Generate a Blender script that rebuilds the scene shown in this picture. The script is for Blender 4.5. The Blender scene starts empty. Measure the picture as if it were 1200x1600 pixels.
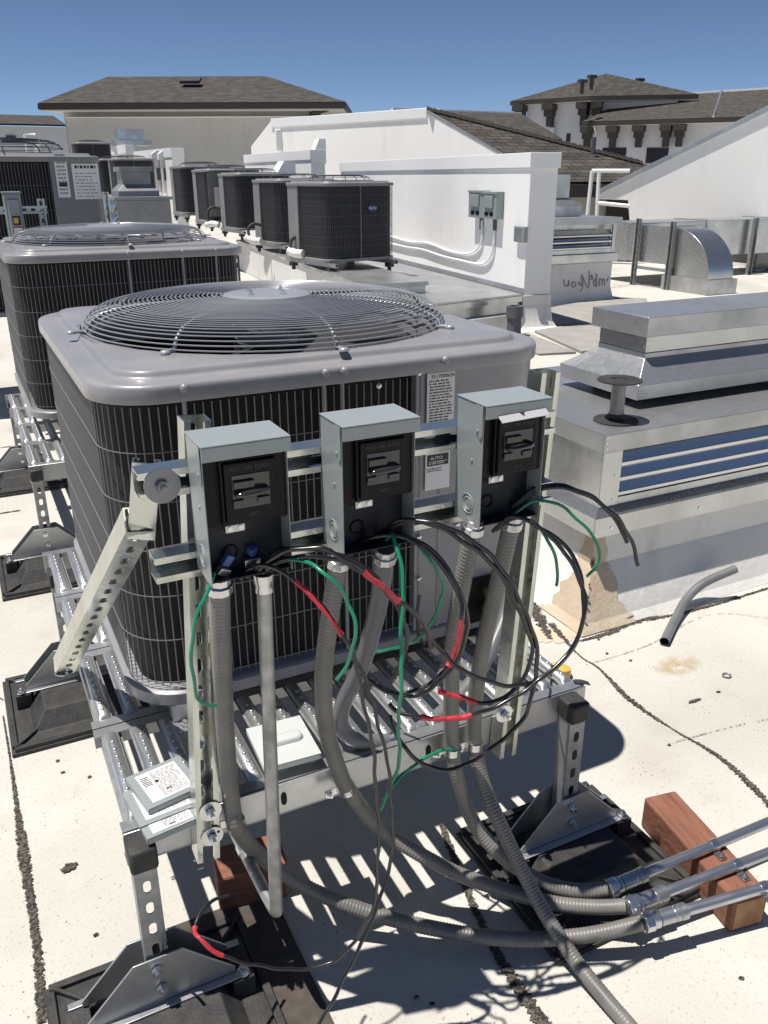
import bpy, bmesh, math, random
from mathutils import Vector as V, Matrix as Mx, Euler
random.seed(7)
D=bpy.data; S=bpy.context.scene; COL=S.collection
R=math.radians
# ------------------------------------------------------------------ camera
H=1.515; DZ=.035; F=1305.46
RM=Mx(((.8947,-.1689,.4136),(-.4467,-.3322,.8307),(-.0029,-.928,-.3726)))
CP=V((0,0,H))
def at(px,py,x=None,y=None,z=None):
    r=RM@V((px-600,py-800,F))
    t=(x/r.x) if x is not None else (y/r.y) if y is not None else ((z-H)/r.z)
    return CP+r*t
cam=D.cameras.new('camera'); co=D.objects.new('camera',cam); COL.objects.link(co)
cam.sensor_fit='HORIZONTAL'; cam.sensor_width=36; cam.lens=F/1200*36; cam.clip_end=2000; cam.clip_start=.05
rt=RM@V((1,0,0)); up=RM@V((0,-1,0)); bk=RM@V((0,0,-1))
up=(up-rt*up.dot(rt)).normalized(); bk=rt.cross(up)
m=Mx((rt,up,bk)).transposed().to_4x4(); m.translation=CP; co.matrix_world=m; S.camera=co
# ------------------------------------------------------------------ light
SUN=V((-.33,.085,1.12)).normalized()
w=D.worlds.new('World'); S.world=w; w.use_nodes=True
nt=w.node_tree; bg=nt.nodes['Background']; sk=nt.nodes.new('ShaderNodeTexSky'); sk.sky_type='NISHITA'; sk.sun_disc=False
sk.sun_elevation=math.asin(SUN.z); sk.sun_rotation=math.atan2(SUN.x,SUN.y); sk.air_density=.42; sk.dust_density=.05; sk.ozone_density=2.7; sk.altitude=0
nt.links.new(sk.outputs[0],bg.inputs[0]); bg.inputs[1].default_value=.08
sl=D.lights.new('sun','SUN'); sl.energy=5.0; sl.angle=R(.53); sl.color=(1,.955,.89)
so=D.objects.new('sun',sl); COL.objects.link(so); so.rotation_euler=SUN.to_track_quat('Z','Y').to_euler(); so.location=(0,0,30)
S.view_settings.view_transform='Standard'; S.view_settings.look='None'; S.view_settings.exposure=.3; S.view_settings.gamma=1
# ------------------------------------------------------------------ materials
MT={}
def mat(name,col,rough=.6,metal=0.,nscale=0,namt=0.,bump=0.,bscale=None,spec=.5,coat=0.,col2=None,detail=4,obj=True,rvar=0.,stretch=None):
    if name in MT: return MT[name]
    m=D.materials.new(name); m.use_nodes=True; t=m.node_tree; b=t.nodes['Principled BSDF']
    b.inputs['Base Color'].default_value=(*col,1); b.inputs['Roughness'].default_value=rough; b.inputs['Metallic'].default_value=metal
    b.inputs['Specular IOR Level'].default_value=spec; b.inputs['Coat Weight'].default_value=coat; b.inputs['Coat Roughness'].default_value=.15
    if nscale:
        tc=t.nodes.new('ShaderNodeTexCoord'); src=tc.outputs['Object']
        if stretch:
            mp=t.nodes.new('ShaderNodeMapping'); mp.inputs['Scale'].default_value=stretch; t.links.new(src,mp.inputs[0]); src=mp.outputs[0]
        n=t.nodes.new('ShaderNodeTexNoise'); n.inputs['Scale'].default_value=nscale; n.inputs['Detail'].default_value=detail
        t.links.new(src,n.inputs[0])
        mr=t.nodes.new('ShaderNodeMapRange'); mr.inputs[1].default_value=.3; mr.inputs[2].default_value=.7; t.links.new(n.outputs[0],mr.inputs[0])
        mx=t.nodes.new('ShaderNodeMix'); mx.data_type='RGBA'; c2=col2 or tuple(c*(1-namt) for c in col)
        mx.inputs[6].default_value=(*col,1); mx.inputs[7].default_value=(*c2,1)
        t.links.new(mr.outputs[0],mx.inputs[0]); t.links.new(mx.outputs[2],b.inputs['Base Color'])
        if rvar:
            m2=t.nodes.new('ShaderNodeMapRange'); m2.inputs[3].default_value=rough-rvar; m2.inputs[4].default_value=rough+rvar
            t.links.new(mr.outputs[0],m2.inputs[0]); t.links.new(m2.outputs[0],b.inputs['Roughness'])
        if bump:
            n2=t.nodes.new('ShaderNodeTexNoise'); n2.inputs['Scale'].default_value=bscale or nscale*4; n2.inputs['Detail'].default_value=3; t.links.new(tc.outputs['Object'],n2.inputs[0])
            bp=t.nodes.new('ShaderNodeBump'); bp.inputs['Strength'].default_value=bump; bp.inputs['Distance'].default_value=.004
            t.links.new(n2.outputs[0],bp.inputs['Height']); t.links.new(bp.outputs[0],b.inputs['Normal'])
    MT[name]=m; return m
GALV=mat('galvanized_sheet',(.56,.575,.58),.28,.9,3,.22,.06,40,rvar=.07)
GALVR=mat('galvanized_dull',(.54,.55,.555),.38,.8,4,.3,.06,60,rvar=.07)
LOUV=mat('louver_mill_metal',(.66,.665,.67),.22,.92,3,.18,rvar=.06)
STRUT=mat('zinc_strut',(.60,.63,.62),.26,.95,14,.35,.05,80,rvar=.08,col2=(.55,.56,.49))
STRUTG=mat('hot_dip_strut',(.42,.43,.435),.5,.6,25,.4,.15,120,rvar=.08)
BOLT=mat('bright_zinc',(.72,.73,.74),.22,.95,30,.2)
ACG=mat('grey_enamel_paint',(.262,.258,.271),.36,.0,3,.12,.05,300,coat=.25)
ACG2=mat('faded_grey_enamel',(.20,.203,.212),.45,.0,3,.15)
WIRE=mat('grey_coated_wire',(.17,.172,.18),.38,.1)
WIREB=mat('dark_coated_wire',(.10,.105,.115),.45,.1)
COIL=mat('black_coil_fins',(.011,.0105,.010),.85,.0,120,.5)
COILB=mat('charcoal_coil_mesh',(.014,.015,.018),.7,.0,60,.5)
FAN=mat('fan_blade_grey',(.05,.05,.055),.5)
BOXG=mat('pale_green_grey_enamel',(.275,.308,.31),.35,.0,8,.08,.03,200,coat=.2)
BOXI=mat('black_bakelite',(.007,.007,.008),.42,0,20,.4,spec=.2)
BOXD=mat('dark_blue_grey_inside',(.016,.019,.026),.5,spec=.3)
SMOKE=mat('smoked_clear_plastic',(.02,.02,.022),.12,0,coat=.6)
LABEL=mat('white_label_paper',(.72,.72,.72),.5)
LABELG=mat('silver_label_foil',(.55,.55,.55),.4,.3)
INK=mat('black_print',(.03,.03,.035),.6)
GREYINK=mat('grey_print',(.22,.22,.23),.6)
FAINT=mat('faint_molded_print',(.045,.045,.047),.6)
LFMC=mat('grey_pvc_jacket',(.135,.13,.122),.42,0,14,.3,rvar=.06,col2=(.20,.19,.172))
PVC=mat('smooth_grey_tube',(.16,.165,.175),.4,0,10,.2)
EMT=mat('steel_tube',(.63,.64,.65),.3,.9,18,.3,rvar=.1)
EMTD=mat('weathered_steel_tube',(.40,.405,.40),.45,.7,30,.35,.1,200,rvar=.1)
BLACKW=mat('black_wire_jacket',(.012,.012,.013),.28,coat=.3)
GREENW=mat('green_wire_jacket',(.005,.21,.11),.33,coat=.2)
REDT=mat('red_tape',(.52,.035,.048),.4,0,60,.3,.3,150)
BLUE=mat('blue_lug_cap',(.05,.10,.30),.4)
RUB=mat('black_rubber',(.018,.018,.019),.65,0,30,.5,.3,200,col2=(.045,.043,.04))
RUBB=mat('brown_rubber_mat',(.085,.072,.06),.9,0,40,.4,.4,200)
WOOD=mat('redwood_timber',(.26,.105,.06),.8,0,9,.35,.7,70,stretch=(9,1,9),col2=(.15,.065,.042))
WOODE=mat('timber_end_grain',(.42,.24,.11),.75,0,20,.4,.3,80,col2=(.25,.12,.05))
YEL=mat('brass_fitting',(.5,.36,.12),.35,.8)
YELP=mat('yellow_plastic',(.62,.42,.08),.5)
WHITEINS=mat('white_pipe_insulation',(.75,.74,.70),.6,0,20,.15)
PAD=mat('grey_walkway_pad',(.33,.315,.29),.9,0,5,.25,.5,150,col2=(.26,.25,.235))
FASC=mat('dark_brown_fascia',(.035,.028,.024),.6)
WINM=mat('dark_window',(.02,.022,.026),.15)
PIPE=mat('lead_pipe_grey',(.11,.12,.135),.55,0,20,.4)
MEMB=mat('membrane_coating',(.74,.73,.70),.75,0,2.2,.12,.5,40,col2=(.66,.645,.61))
WPAINT=mat('white_gloss_paint',(.8,.8,.79),.4)
BLUEB=mat('blue_enamel_badge',(.01,.02,.3),.3)
def stucco(name,col,col2,sc=1.2):
    return mat(name,col,  .85,0,sc,.1,.55,34,col2=col2)
STUC=stucco('white_stucco',(.84,.835,.82),(.76,.755,.74))
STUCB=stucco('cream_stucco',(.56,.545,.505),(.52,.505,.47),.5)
STUCF=stucco('pale_cream_wall',(.90,.885,.85),(.86,.845,.81),.4)
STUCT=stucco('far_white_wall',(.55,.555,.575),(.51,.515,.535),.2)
def streaks(m,scale,stretch,lo,hi,dark,amt):
    t=m.node_tree; p=t.nodes['Principled BSDF']; ln=p.inputs['Base Color'].links[0].from_socket
    tc=t.nodes.new('ShaderNodeTexCoord'); mp=t.nodes.new('ShaderNodeMapping'); mp.inputs['Scale'].default_value=stretch; t.links.new(tc.outputs['Object'],mp.inputs[0])
    n=t.nodes.new('ShaderNodeTexNoise'); n.inputs['Scale'].default_value=scale; n.inputs['Detail'].default_value=6; n.inputs['Roughness'].default_value=.65; t.links.new(mp.outputs[0],n.inputs[0])
    q=t.nodes.new('ShaderNodeMapRange'); q.inputs[1].default_value=lo; q.inputs[2].default_value=hi; q.inputs[4].default_value=amt; t.links.new(n.outputs[0],q.inputs[0])
    x=t.nodes.new('ShaderNodeMix'); x.data_type='RGBA'; x.inputs[7].default_value=(*dark,1); t.links.new(q.outputs[0],x.inputs[0]); t.links.new(ln,x.inputs[6]); t.links.new(x.outputs[2],p.inputs['Base Color'])
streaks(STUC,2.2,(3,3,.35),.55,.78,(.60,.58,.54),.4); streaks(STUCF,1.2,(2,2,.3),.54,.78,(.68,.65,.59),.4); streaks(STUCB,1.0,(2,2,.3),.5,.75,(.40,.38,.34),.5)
streaks(ACG,5,(1,1,1),.50,.68,(.37,.345,.32),.40); streaks(ACG,170,(1,1,.6),.60,.72,(.45,.42,.38),.35); streaks(ACG2,4,(2,2,.5),.5,.7,(.30,.29,.28),.4)
streaks(BOXG,40,(1,1,.4),.60,.75,(.45,.46,.44),.35)
streaks(GALVR,1.6,(1,1,1),.5,.66,(.72,.73,.74),.45); streaks(GALV,2.5,(2,2,.3),.52,.7,(.40,.40,.40),.5); streaks(MEMB,3,(2,2,.4),0.54,.74,(.46,.43,.38),.4)
def spangle(m,sc,amt):
    t=m.node_tree; p=t.nodes['Principled BSDF']; ln=p.inputs['Roughness'].links[0].from_socket
    tc=t.nodes.new('ShaderNodeTexCoord'); v=t.nodes.new('ShaderNodeTexVoronoi'); v.inputs['Scale'].default_value=sc; t.links.new(tc.outputs['Object'],v.inputs[0])
    sp=t.nodes.new('ShaderNodeSeparateColor'); t.links.new(v.outputs['Color'],sp.inputs[0]); q=t.nodes.new('ShaderNodeMapRange'); q.inputs[3].default_value=-amt; q.inputs[4].default_value=amt; t.links.new(sp.outputs[0],q.inputs[0])
    a=t.nodes.new('ShaderNodeMath'); t.links.new(ln,a.inputs[0]); t.links.new(q.outputs[0],a.inputs[1]); t.links.new(a.outputs[0],p.inputs['Roughness'])
spangle(GALV,70,.022); spangle(GALVR,60,.03)
def shingle(name,a,b,c):
    m=D.materials.new(name); m.use_nodes=True; t=m.node_tree; p=t.nodes['Principled BSDF']; p.inputs['Roughness'].default_value=.95; p.inputs['Specular IOR Level'].default_value=.2
    uv=t.nodes.new('ShaderNodeUVMap'); uv.uv_map='UVMap'
    br=t.nodes.new('ShaderNodeTexBrick'); br.inputs['Scale'].default_value=1; br.inputs['Brick Width'].default_value=.32; br.inputs['Row Height'].default_value=.145; br.inputs['Mortar Size'].default_value=.012; br.inputs['Bias'].default_value=-.1
    br.inputs['Color1'].default_value=(*a,1); br.inputs['Color2'].default_value=(*b,1); br.inputs['Mortar'].default_value=(*c,1)
    t.links.new(uv.outputs[0],br.inputs[0])
    n=t.nodes.new('ShaderNodeTexNoise'); n.inputs['Scale'].default_value=2.3; n.inputs['Detail'].default_value=6; t.links.new(uv.outputs[0],n.inputs[0])
    mx=t.nodes.new('ShaderNodeMix'); mx.data_type='RGBA'; mx.blend_type='MULTIPLY'; mx.inputs[0].default_value=.7; t.links.new(br.outputs[0],mx.inputs[6])
    cr=t.nodes.new('ShaderNodeMapRange'); cr.inputs[1].default_value=.3; cr.inputs[2].default_value=.7; cr.inputs[3].default_value=.55; cr.inputs[4].default_value=1.25; t.links.new(n.outputs[0],cr.inputs[0]); t.links.new(cr.outputs[0],mx.inputs[7])
    t.links.new(mx.outputs[2],p.inputs['Base Color'])
    bp=t.nodes.new('ShaderNodeBump'); bp.inputs['Strength'].default_value=.6; bp.inputs['Distance'].default_value=.02; t.links.new(br.outputs['Fac'],bp.inputs['Height']); bp.invert=True; t.links.new(bp.outputs[0],p.inputs['Normal'])
    MT[name]=m; return m
SHING=shingle('brown_shingles',(.10,.088,.076),(.06,.053,.048),(.026,.024,.022))
SHINGF=shingle('grey_brown_shingles',(.098,.088,.078),(.066,.060,.055),(.04,.037,.034))
def roofmat():
    m=D.materials.new('cream_roof_coating'); m.use_nodes=True; t=m.node_tree; p=t.nodes['Principled BSDF']; p.inputs['Roughness'].default_value=.9; p.inputs['Specular IOR Level'].default_value=.2
    tc=t.nodes.new('ShaderNodeTexCoord').outputs['Object']
    def noise(s,d=3):
        n=t.nodes.new('ShaderNodeTexNoise'); n.inputs['Scale'].default_value=s; n.inputs['Detail'].default_value=d; t.links.new(tc,n.inputs[0]); return n.outputs[0]
    def rng(s,a,b,c=0,d=1):
        n=t.nodes.new('ShaderNodeMapRange'); n.inputs[1].default_value=a; n.inputs[2].default_value=b; n.inputs[3].default_value=c; n.inputs[4].default_value=d; t.links.new(s,n.inputs[0]); return n.outputs[0]
    def mix(f,a,b):
        n=t.nodes.new('ShaderNodeMix'); n.data_type='RGBA'; t.links.new(f,n.inputs[0])
        for k,v in ((6,a),(7,b)):
            if isinstance(v,tuple): n.inputs[k].default_value=(*v,1)
            else: t.links.new(v,n.inputs[k])
        return n.outputs[2]
    c=mix(rng(noise(1.1,5),.35,.68),(.555,.54,.495),(.485,.468,.425))
    c=mix(rng(noise(7,6),.58,.75,0,.55),c,(.42,.395,.345))
    c=mix(rng(noise(.55,6),.5,.68,0,.45),c,(.36,.335,.29))
    c=mix(rng(noise(2.4,7),.56,.72,0,.5),c,(.37,.335,.28))
    c=mix(rng(noise(120,2),.60,.72,0,.55),c,(.30,.275,.235))
    vo=t.nodes.new('ShaderNodeTexVoronoi'); vo.inputs['Scale'].default_value=62; t.links.new(tc,vo.inputs[0])
    sp=t.nodes.new('ShaderNodeMath'); sp.operation='MULTIPLY'; t.links.new(rng(vo.outputs[0],.16,.08),sp.inputs[0]); t.links.new(rng(noise(5,3),.5,.62),sp.inputs[1])
    c=mix(sp.outputs[0],c,(.13,.115,.10))
    t.links.new(c,p.inputs['Base Color'])
    bp=t.nodes.new('ShaderNodeBump'); bp.inputs['Strength'].default_value=.55; bp.inputs['Distance'].default_value=.003; t.links.new(noise(210,3),bp.inputs['Height']); t.links.new(bp.outputs[0],p.inputs['Normal'])
    return m
ROOF=roofmat()
TAR=None
TAN=mat('tan_sealant',(.50,.40,.285),.9,0,9,.2,.6,60,col2=(.57,.49,.385))
def patchy(name,col,col2,edge=None,ns=40,lo=.42,hi=.5):
    m=D.materials.new(name); m.use_nodes=True; t=m.node_tree; p=t.nodes['Principled BSDF']; p.inputs['Roughness'].default_value=.9; p.inputs['Specular IOR Level'].default_value=.2
    tc=t.nodes.new('ShaderNodeTexCoord'); n=t.nodes.new('ShaderNodeTexNoise'); n.inputs['Scale'].default_value=ns; n.inputs['Detail'].default_value=5; t.links.new(tc.outputs['Object'],n.inputs[0])
    mx=t.nodes.new('ShaderNodeMix'); mx.data_type='RGBA'; mx.inputs[6].default_value=(*col,1); mx.inputs[7].default_value=(*col2,1); n3=t.nodes.new('ShaderNodeTexNoise'); n3.inputs['Scale'].default_value=ns*2.3; t.links.new(tc.outputs['Object'],n3.inputs[0]); q3=t.nodes.new('ShaderNodeMapRange'); q3.inputs[1].default_value=.4; q3.inputs[2].default_value=.65; t.links.new(n3.outputs[0],q3.inputs[0]); t.links.new(q3.outputs[0],mx.inputs[0]); t.links.new(mx.outputs[2],p.inputs['Base Color'])
    a=t.nodes.new('ShaderNodeMapRange'); a.inputs[1].default_value=lo; a.inputs[2].default_value=hi; t.links.new(n.outputs[0],a.inputs[0]); al=a.outputs[0]
    if edge:
        mp=t.nodes.new('ShaderNodeVectorMath'); mp.operation='DISTANCE'; mp.inputs[1].default_value=(.5,.5,.5); t.links.new(tc.outputs['Generated'],mp.inputs[0])
        b=t.nodes.new('ShaderNodeMapRange'); b.inputs[1].default_value=.5; b.inputs[2].default_value=.08; b.inputs[4].default_value=edge; t.links.new(mp.outputs['Value'],b.inputs[0])
        mu=t.nodes.new('ShaderNodeMath'); mu.operation='MULTIPLY'; t.links.new(al,mu.inputs[0]); t.links.new(b.outputs[0],mu.inputs[1]); al=mu.outputs[0]
    t.links.new(al,p.inputs['Alpha']); return m
TAR=patchy('bitumen_bleed',(.03,.027,.024),(.13,.118,.10),None,70,.31,.37)
TARL=patchy('grey_grit_line',(.13,.12,.10),(.28,.25,.21),None,60,.42,.52)
RUST=patchy('rust_stain',(.50,.36,.17),(.54,.42,.24),.75,25,.3,.6)
# ------------------------------------------------------------------ mesh builder
class MB:
    def __init__(s): s.bm=bmesh.new()
    def poly(s,pts): 
        vs=[s.bm.verts.new(p) for p in pts]; return s.bm.faces.new(vs)
    def box(s,x0,x1,y0,y1,z0,z1,M=None):
        c=[V((x,y,z)) for z in (z0,z1) for y in (y0,y1) for x in (x0,x1)]
        if M: c=[M@p for p in c]
        v=[s.bm.verts.new(p) for p in c]
        for f in ((0,2,3,1),(4,5,7,6),(0,1,5,4),(2,6,7,3),(0,4,6,2),(1,3,7,5)): s.bm.faces.new([v[i] for i in f])
        return s
    def obox(s,c,u,v,n,a,b,h):  # centre, unit axes, half sizes
        c=V(c);u=V(u);v=V(v);n=V(n)
        return s.box(-a,a,-b,b,-h,h,Mx((u,v,n)).transposed().to_4x4() if 0 else Mx.Translation(c)@Mx((u,v,n)).transposed().to_4x4())
    def prism(s,pts,vec):
        pts=[V(p) for p in pts]; vec=V(vec); a=[s.bm.verts.new(p) for p in pts]; b=[s.bm.verts.new(p+vec) for p in pts]; n=len(a)
        s.bm.faces.new(a[::-1]); s.bm.faces.new(b)
        for i in range(n): s.bm.faces.new((a[i],a[(i+1)%n],b[(i+1)%n],b[i]))
        return s
    def loft(s,loops,cap0=True,cap1=True,ring=True):
        L=[[s.bm.verts.new(p) for p in l] for l in loops]; n=len(L[0])
        for a,b in zip(L,L[1:]):
            for i in range(n if ring else n-1): s.bm.faces.new((a[i],a[(i+1)%n],b[(i+1)%n],b[i]))
        if cap0: s.bm.faces.new(L[0][::-1])
        if cap1: s.bm.faces.new(L[-1])
        return s
    def tube(s,path,r,n=8,cap=True,rad=None,closed=False):
        path=[V(p) for p in path]; N=len(path); loops=[]; nx=None
        for i,p in enumerate(path):
            if closed: d=(path[(i+1)%N]-path[i-1])
            else: d=path[min(i+1,N-1)]-path[max(i-1,0)]
            d.normalize()
            if nx is None: nx=d.orthogonal().normalized()
            nx=(nx-d*nx.dot(d)).normalized(); by=d.cross(nx); rr=rad[i] if rad else r
            loops.append([p+(nx*math.cos(2*math.pi*k/n)+by*math.sin(2*math.pi*k/n))*rr for k in range(n)])
        if closed:
            L=[[s.bm.verts.new(p) for p in l] for l in loops]
            for j in range(N):
                a,b=L[j],L[(j+1)%N]
                for i in range(n): s.bm.faces.new((a[i],a[(i+1)%n],b[(i+1)%n],b[i]))
            return s
        return s.loft(loops,cap,cap)
    def cyl(s,p0,p1,r,n=16,r1=None):
        return s.tube([p0,p1],r,n,True,[r,r if r1 is None else r1])
    def lathe(s,prof,c=(0,0,0),n=32,axis=(0,0,1)):
        c=V(c);q=V((0,0,1)).rotation_difference(V(axis))
        return s.loft([[c+q@V((r*math.cos(2*math.pi*k/n),r*math.sin(2*math.pi*k/n),z)) for k in range(n)] for r,z in prof])
    def hexbolt(s,c,ax,r=.008,h=.007,wash=.014):
        c=V(c);ax=V(ax).normalized()
        if wash: s.cyl(c,c+ax*.002,wash,20)
        s.cyl(c+ax*.002,c+ax*(.002+h),r,6); s.cyl(c+ax*(.002+h),c+ax*(.002+h*1.9),r*.5,8); return s
    def plate(s,o,U,A,N,w,L,th,slots=True,pitch=.0508,sl=.028,sw=.0143,off=0):
        # web running from o along A, width w along U (centred), thickness th along N
        o=V(o)
        if not slots:
            s.prism([o-U*w/2,o+U*w/2,o+U*w/2+A*L,o-U*w/2+A*L],N*th); return s
        k=max(1,int(round(L/pitch))); pt=L/k; hw=w/2; hp=pt/2
        ca=math.atan2(hp,hw); angs=sorted([ca,math.pi-ca,-ca,-math.pi+ca]+[a for j in range(16) for a in [-math.pi+(j+.5)*math.pi/8] ])
        def rect(a):
            c,sn=math.cos(a),math.sin(a); t=min(hw/abs(c) if abs(c)>1e-6 else 9,hp/abs(sn) if abs(sn)>1e-6 else 9); return c*t,sn*t
        def slot(a):
            c,sn=math.cos(a),math.sin(a); r=sw/2; st=sl/2-r
            t=r/abs(c) if abs(c)>1e-6 else 9
            if abs(sn*t)<=st: return c*t,sn*t
            sg=1 if sn>0 else -1; b=sn*sg*st; q=b+math.sqrt(max(0,b*b-st*st+r*r)); return c*q,sn*q
        n=len(angs)
        for i in range(k):
            cc=o+A*(i+.5)*pt
            lo=[];
            for dz in (0,th):
                ro=[s.bm.verts.new(cc+U*rect(a)[0]+A*rect(a)[1]+N*dz) for a in angs]; si=[s.bm.verts.new(cc+U*slot(a)[0]+A*slot(a)[1]+N*dz) for a in angs]; lo.append((ro,si))
                for j in range(n): s.bm.faces.new((ro[j],ro[(j+1)%n],si[(j+1)%n],si[j]))
            for j in range(n):
                s.bm.faces.new((lo[0][1][j],lo[0][1][(j+1)%n],lo[1][1][(j+1)%n],lo[1][1][j]))
        return s
    def strut(s,p0,p1,opn,w=.0413,d=.0413,slots=True):
        p0=V(p0);p1=V(p1);A=(p1-p0); L=A.length; A.normalize(); o=V(opn); o=(o-A*o.dot(A)).normalized(); U=A.cross(o); t=.0026
        s.plate(p0,U,A,o,w-2*t-.0002,L,t,slots)
        for g in (-1,1):
            e=p0+U*g*(w/2-t)
            s.prism([e,e+U*g*t,e+U*g*t+o*d,e+o*d],A*L)
            l=p0+o*(d-t)+U*g*(w/2-t-.0002)
            s.prism([l,l-U*g*.007,l-U*g*.007+o*t,l+o*t],A*L)
            r=p0+o*(d-t-.007)+U*g*(w/2-t-.0074)
            s.prism([r,r+U*g*t,r+U*g*t+o*.0098,r+o*.0098],A*L)
        return s
    def build(s,name,mt,parent=None,smooth=40,bev=0,loc=None,M=None):
        bmesh.ops.recalc_face_normals(s.bm,faces=s.bm.faces)
        me=D.meshes.new(name); s.bm.to_mesh(me); s.bm.free()
        if M is not None: me.transform(M)
        me.materials.append(mt)
        if smooth:
            me.polygons.foreach_set('use_smooth',[True]*len(me.polygons)); me.set_sharp_from_angle(angle=R(smooth))
        o=D.objects.new(name,me); COL.objects.link(o)
        if parent: o.parent=parent
        if loc is not None: o.location=loc
        if bev:
            b=o.modifiers.new('bevel','BEVEL'); b.width=bev; b.segments=2; b.limit_method='ANGLE'; b.angle_limit=R(40)
        return o
def tag(o,label=None,cat=None,group=None,kind=None):
    if label: o['label']=label
    if cat: o['category']=cat
    if group: o['group']=group
    if kind: o['kind']=kind
    return o
def empty(name,loc=(0,0,0),rz=0,label=None,cat=None,group=None):
    o=D.objects.new(name,None); COL.objects.link(o); o.location=loc; o.rotation_euler=(0,0,rz); o.empty_display_size=.1
    return tag(o,label,cat,group)
def kids(o): return list(o.children)
def copy_tree(o,parent=None):
    c=o.copy(); COL.objects.link(c)
    if parent: c.parent=parent
    for k in kids(o): copy_tree(k,c)
    return c
def dup(o,loc,rz=None,label=None,group=None,scale=None):
    c=copy_tree(o); c.location=loc
    if rz is not None: c.rotation_euler=(0,0,rz)
    if label: c['label']=label
    if group: c['group']=group
    if scale: c.scale=scale
    return c
def smooth_path(pts,k=8):
    pts=[V(p) for p in pts]; out=[]; n=len(pts)
    for i in range(n-1):
        p0=pts[max(i-1,0)];p1=pts[i];p2=pts[i+1];p3=pts[min(i+2,n-1)]
        for j in range(k):
            t=j/k; out.append(.5*((2*p1)+(p2-p0)*t+(2*p0-5*p1+4*p2-p3)*t*t+(3*p1-p0-3*p2+p3)*t**3))
    out.append(pts[-1]); return out
def resample(path,step):
    out=[path[0].copy()]; acc=0
    for a,b in zip(path,path[1:]):
        L=(b-a).length; pos=step-acc
        while pos<=L: out.append(a.lerp(b,pos/L)); pos+=step
        acc=(acc+L)%step if L else acc
        acc=L-(pos-step)
    return out
def text(name,s,size,mt,parent,M,ext=.0004,align='CENTER'):
    cu=D.curves.new(name,'FONT'); cu.body=s; cu.size=size; cu.align_x=align; cu.align_y='CENTER'; cu.extrude=ext; cu.resolution_u=2
    t=D.objects.new(name,cu); COL.objects.link(t); dg=bpy.context.evaluated_depsgraph_get(); dg.update()
    me=D.meshes.new_from_object(t.evaluated_get(dg)); D.objects.remove(t); D.curves.remove(cu)
    me.transform(M); me.materials.clear(); me.materials.append(mt); o=D.objects.new(name,me); COL.objects.link(o); o.parent=parent; return o
def frame(o,x,y):  # matrix with given text axes
    x=V(x).normalized();y=V(y);y=(y-x*y.dot(x)).normalized();z=x.cross(y); M=Mx((x,y,z)).transposed().to_4x4(); M.translation=V(o); return M
def bars(M,w,h,rows,mt,name,parent,fill=.8,th=.0003,seed=1,thick=.5):
    rd=random.Random(seed); b=MB(); rh=h/rows
    for i in range(rows):
        y=h/2-(i+.5)*rh; x=-w/2+rd.random()*.03*w; end=w/2*(fill*2-1+rd.random()*(1-fill)*2)
        while x<end:
            l=w*rd.uniform(.05,.2); b.box(x,min(x+l,w/2),y-rh*thick/2,y+rh*thick/2,0,th,M); x+=l+w*rd.uniform(.02,.06)
    return b.build(name,mt,parent,0)
# ------------------------------------------------------------------ roof (ground) and marks on it
g=MB(); g.poly([(-300,-60,0),(500,-60,0),(500,600,0),(-300,600,0)]); tag(g.build('roof_surface',ROOF,None,0),kind='structure')
def ragged(name,pts,wds,mt,z=.004,k=14,jit=.45,seed=3):
    rd=random.Random(seed); k=k*3; P=smooth_path([V((p[0],p[1],0)) for p in pts],k); n=len(P); b=MB(); W=[]
    for i in range(n):
        f=i/(n-1)*(len(wds)-1); a=int(min(f,len(wds)-2)); W.append(wds[a]*(1-(f-a))+wds[a+1]*(f-a))
    Lr=[]
    for i,p in enumerate(P):
        d=(P[min(i+1,n-1)]-P[max(i-1,0)]).normalized(); nn=V((-d.y,d.x,0)); w=W[i]
        Lr.append((b.bm.verts.new(p+nn*w*(1+jit*rd.uniform(-1,1))+V((0,0,z))),b.bm.verts.new(p-nn*w*(1+jit*rd.uniform(-1,1))+V((0,0,z)))))
    for a,c in zip(Lr,Lr[1:]): b.bm.faces.new((a[0],c[0],c[1],a[1]))
    return tag(b.build(name,mt,None,0),kind='structure')
gz=lambda px,py: at(px,py,z=0)
ragged('roof_seam',[gz(5,1120),gz(18,1200),gz(30,1290),gz(42,1370),gz(58,1480),gz(66,1600)],[.002,.003,.0055,.0125,.0085,.0085,.009],TAR,k=26,seed=1)
ragged('roof_seam',[gz(860,975),gz(905,1025),gz(935,1045),gz(985,1095),gz(1050,1140),gz(1110,1175),gz(1160,1215),gz(1215,1275)],[.012,.002,.003,.009,.002,.006,.009,.007],TAR,k=20,seed=2,jit=.7)
ragged('roof_seam',[gz(905,1003),gz(950,990),gz(990,972),gz(1050,962),gz(1110,947),gz(1200,920),gz(1300,890)],[.002,.012,.014,.006,.006,.005,.004],TAR,k=20,seed=4,jit=.6)
ragged('roof_seam',[gz(860,1000),gz(840,965),gz(822,935)],[.006,.02,.025],TAR,seed=5,jit=.7)
ragged('roof_seam',[gz(690,1290),gz(720,1370),gz(760,1460),gz(800,1530),gz(860,1620)],[.006,.010,.007,.012,.016],TAR,k=26,seed=6)
ragged('roof_seam',[(-1.2,5.4),(.2,5.35),(2,5.3)],[.008,.006,.008],TAR,seed=8)
ragged('roof_seam',[(-1.2,4.2),(-.2,4.2),(.1,4.2)],[.006,.006,.005],TAR,seed=18)
for i,(a,b_,wd) in enumerate([((8.5,9.7),(12.5,10.9),.006),((8.2,12.2),(14,13),.008),((9.,10.9),(14,12.1),.006)]): ragged('roof_seam',[a,((a[0]+b_[0])/2,(a[1]+b_[1])/2),b_],[wd]*3,TARL,seed=30+i)
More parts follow.
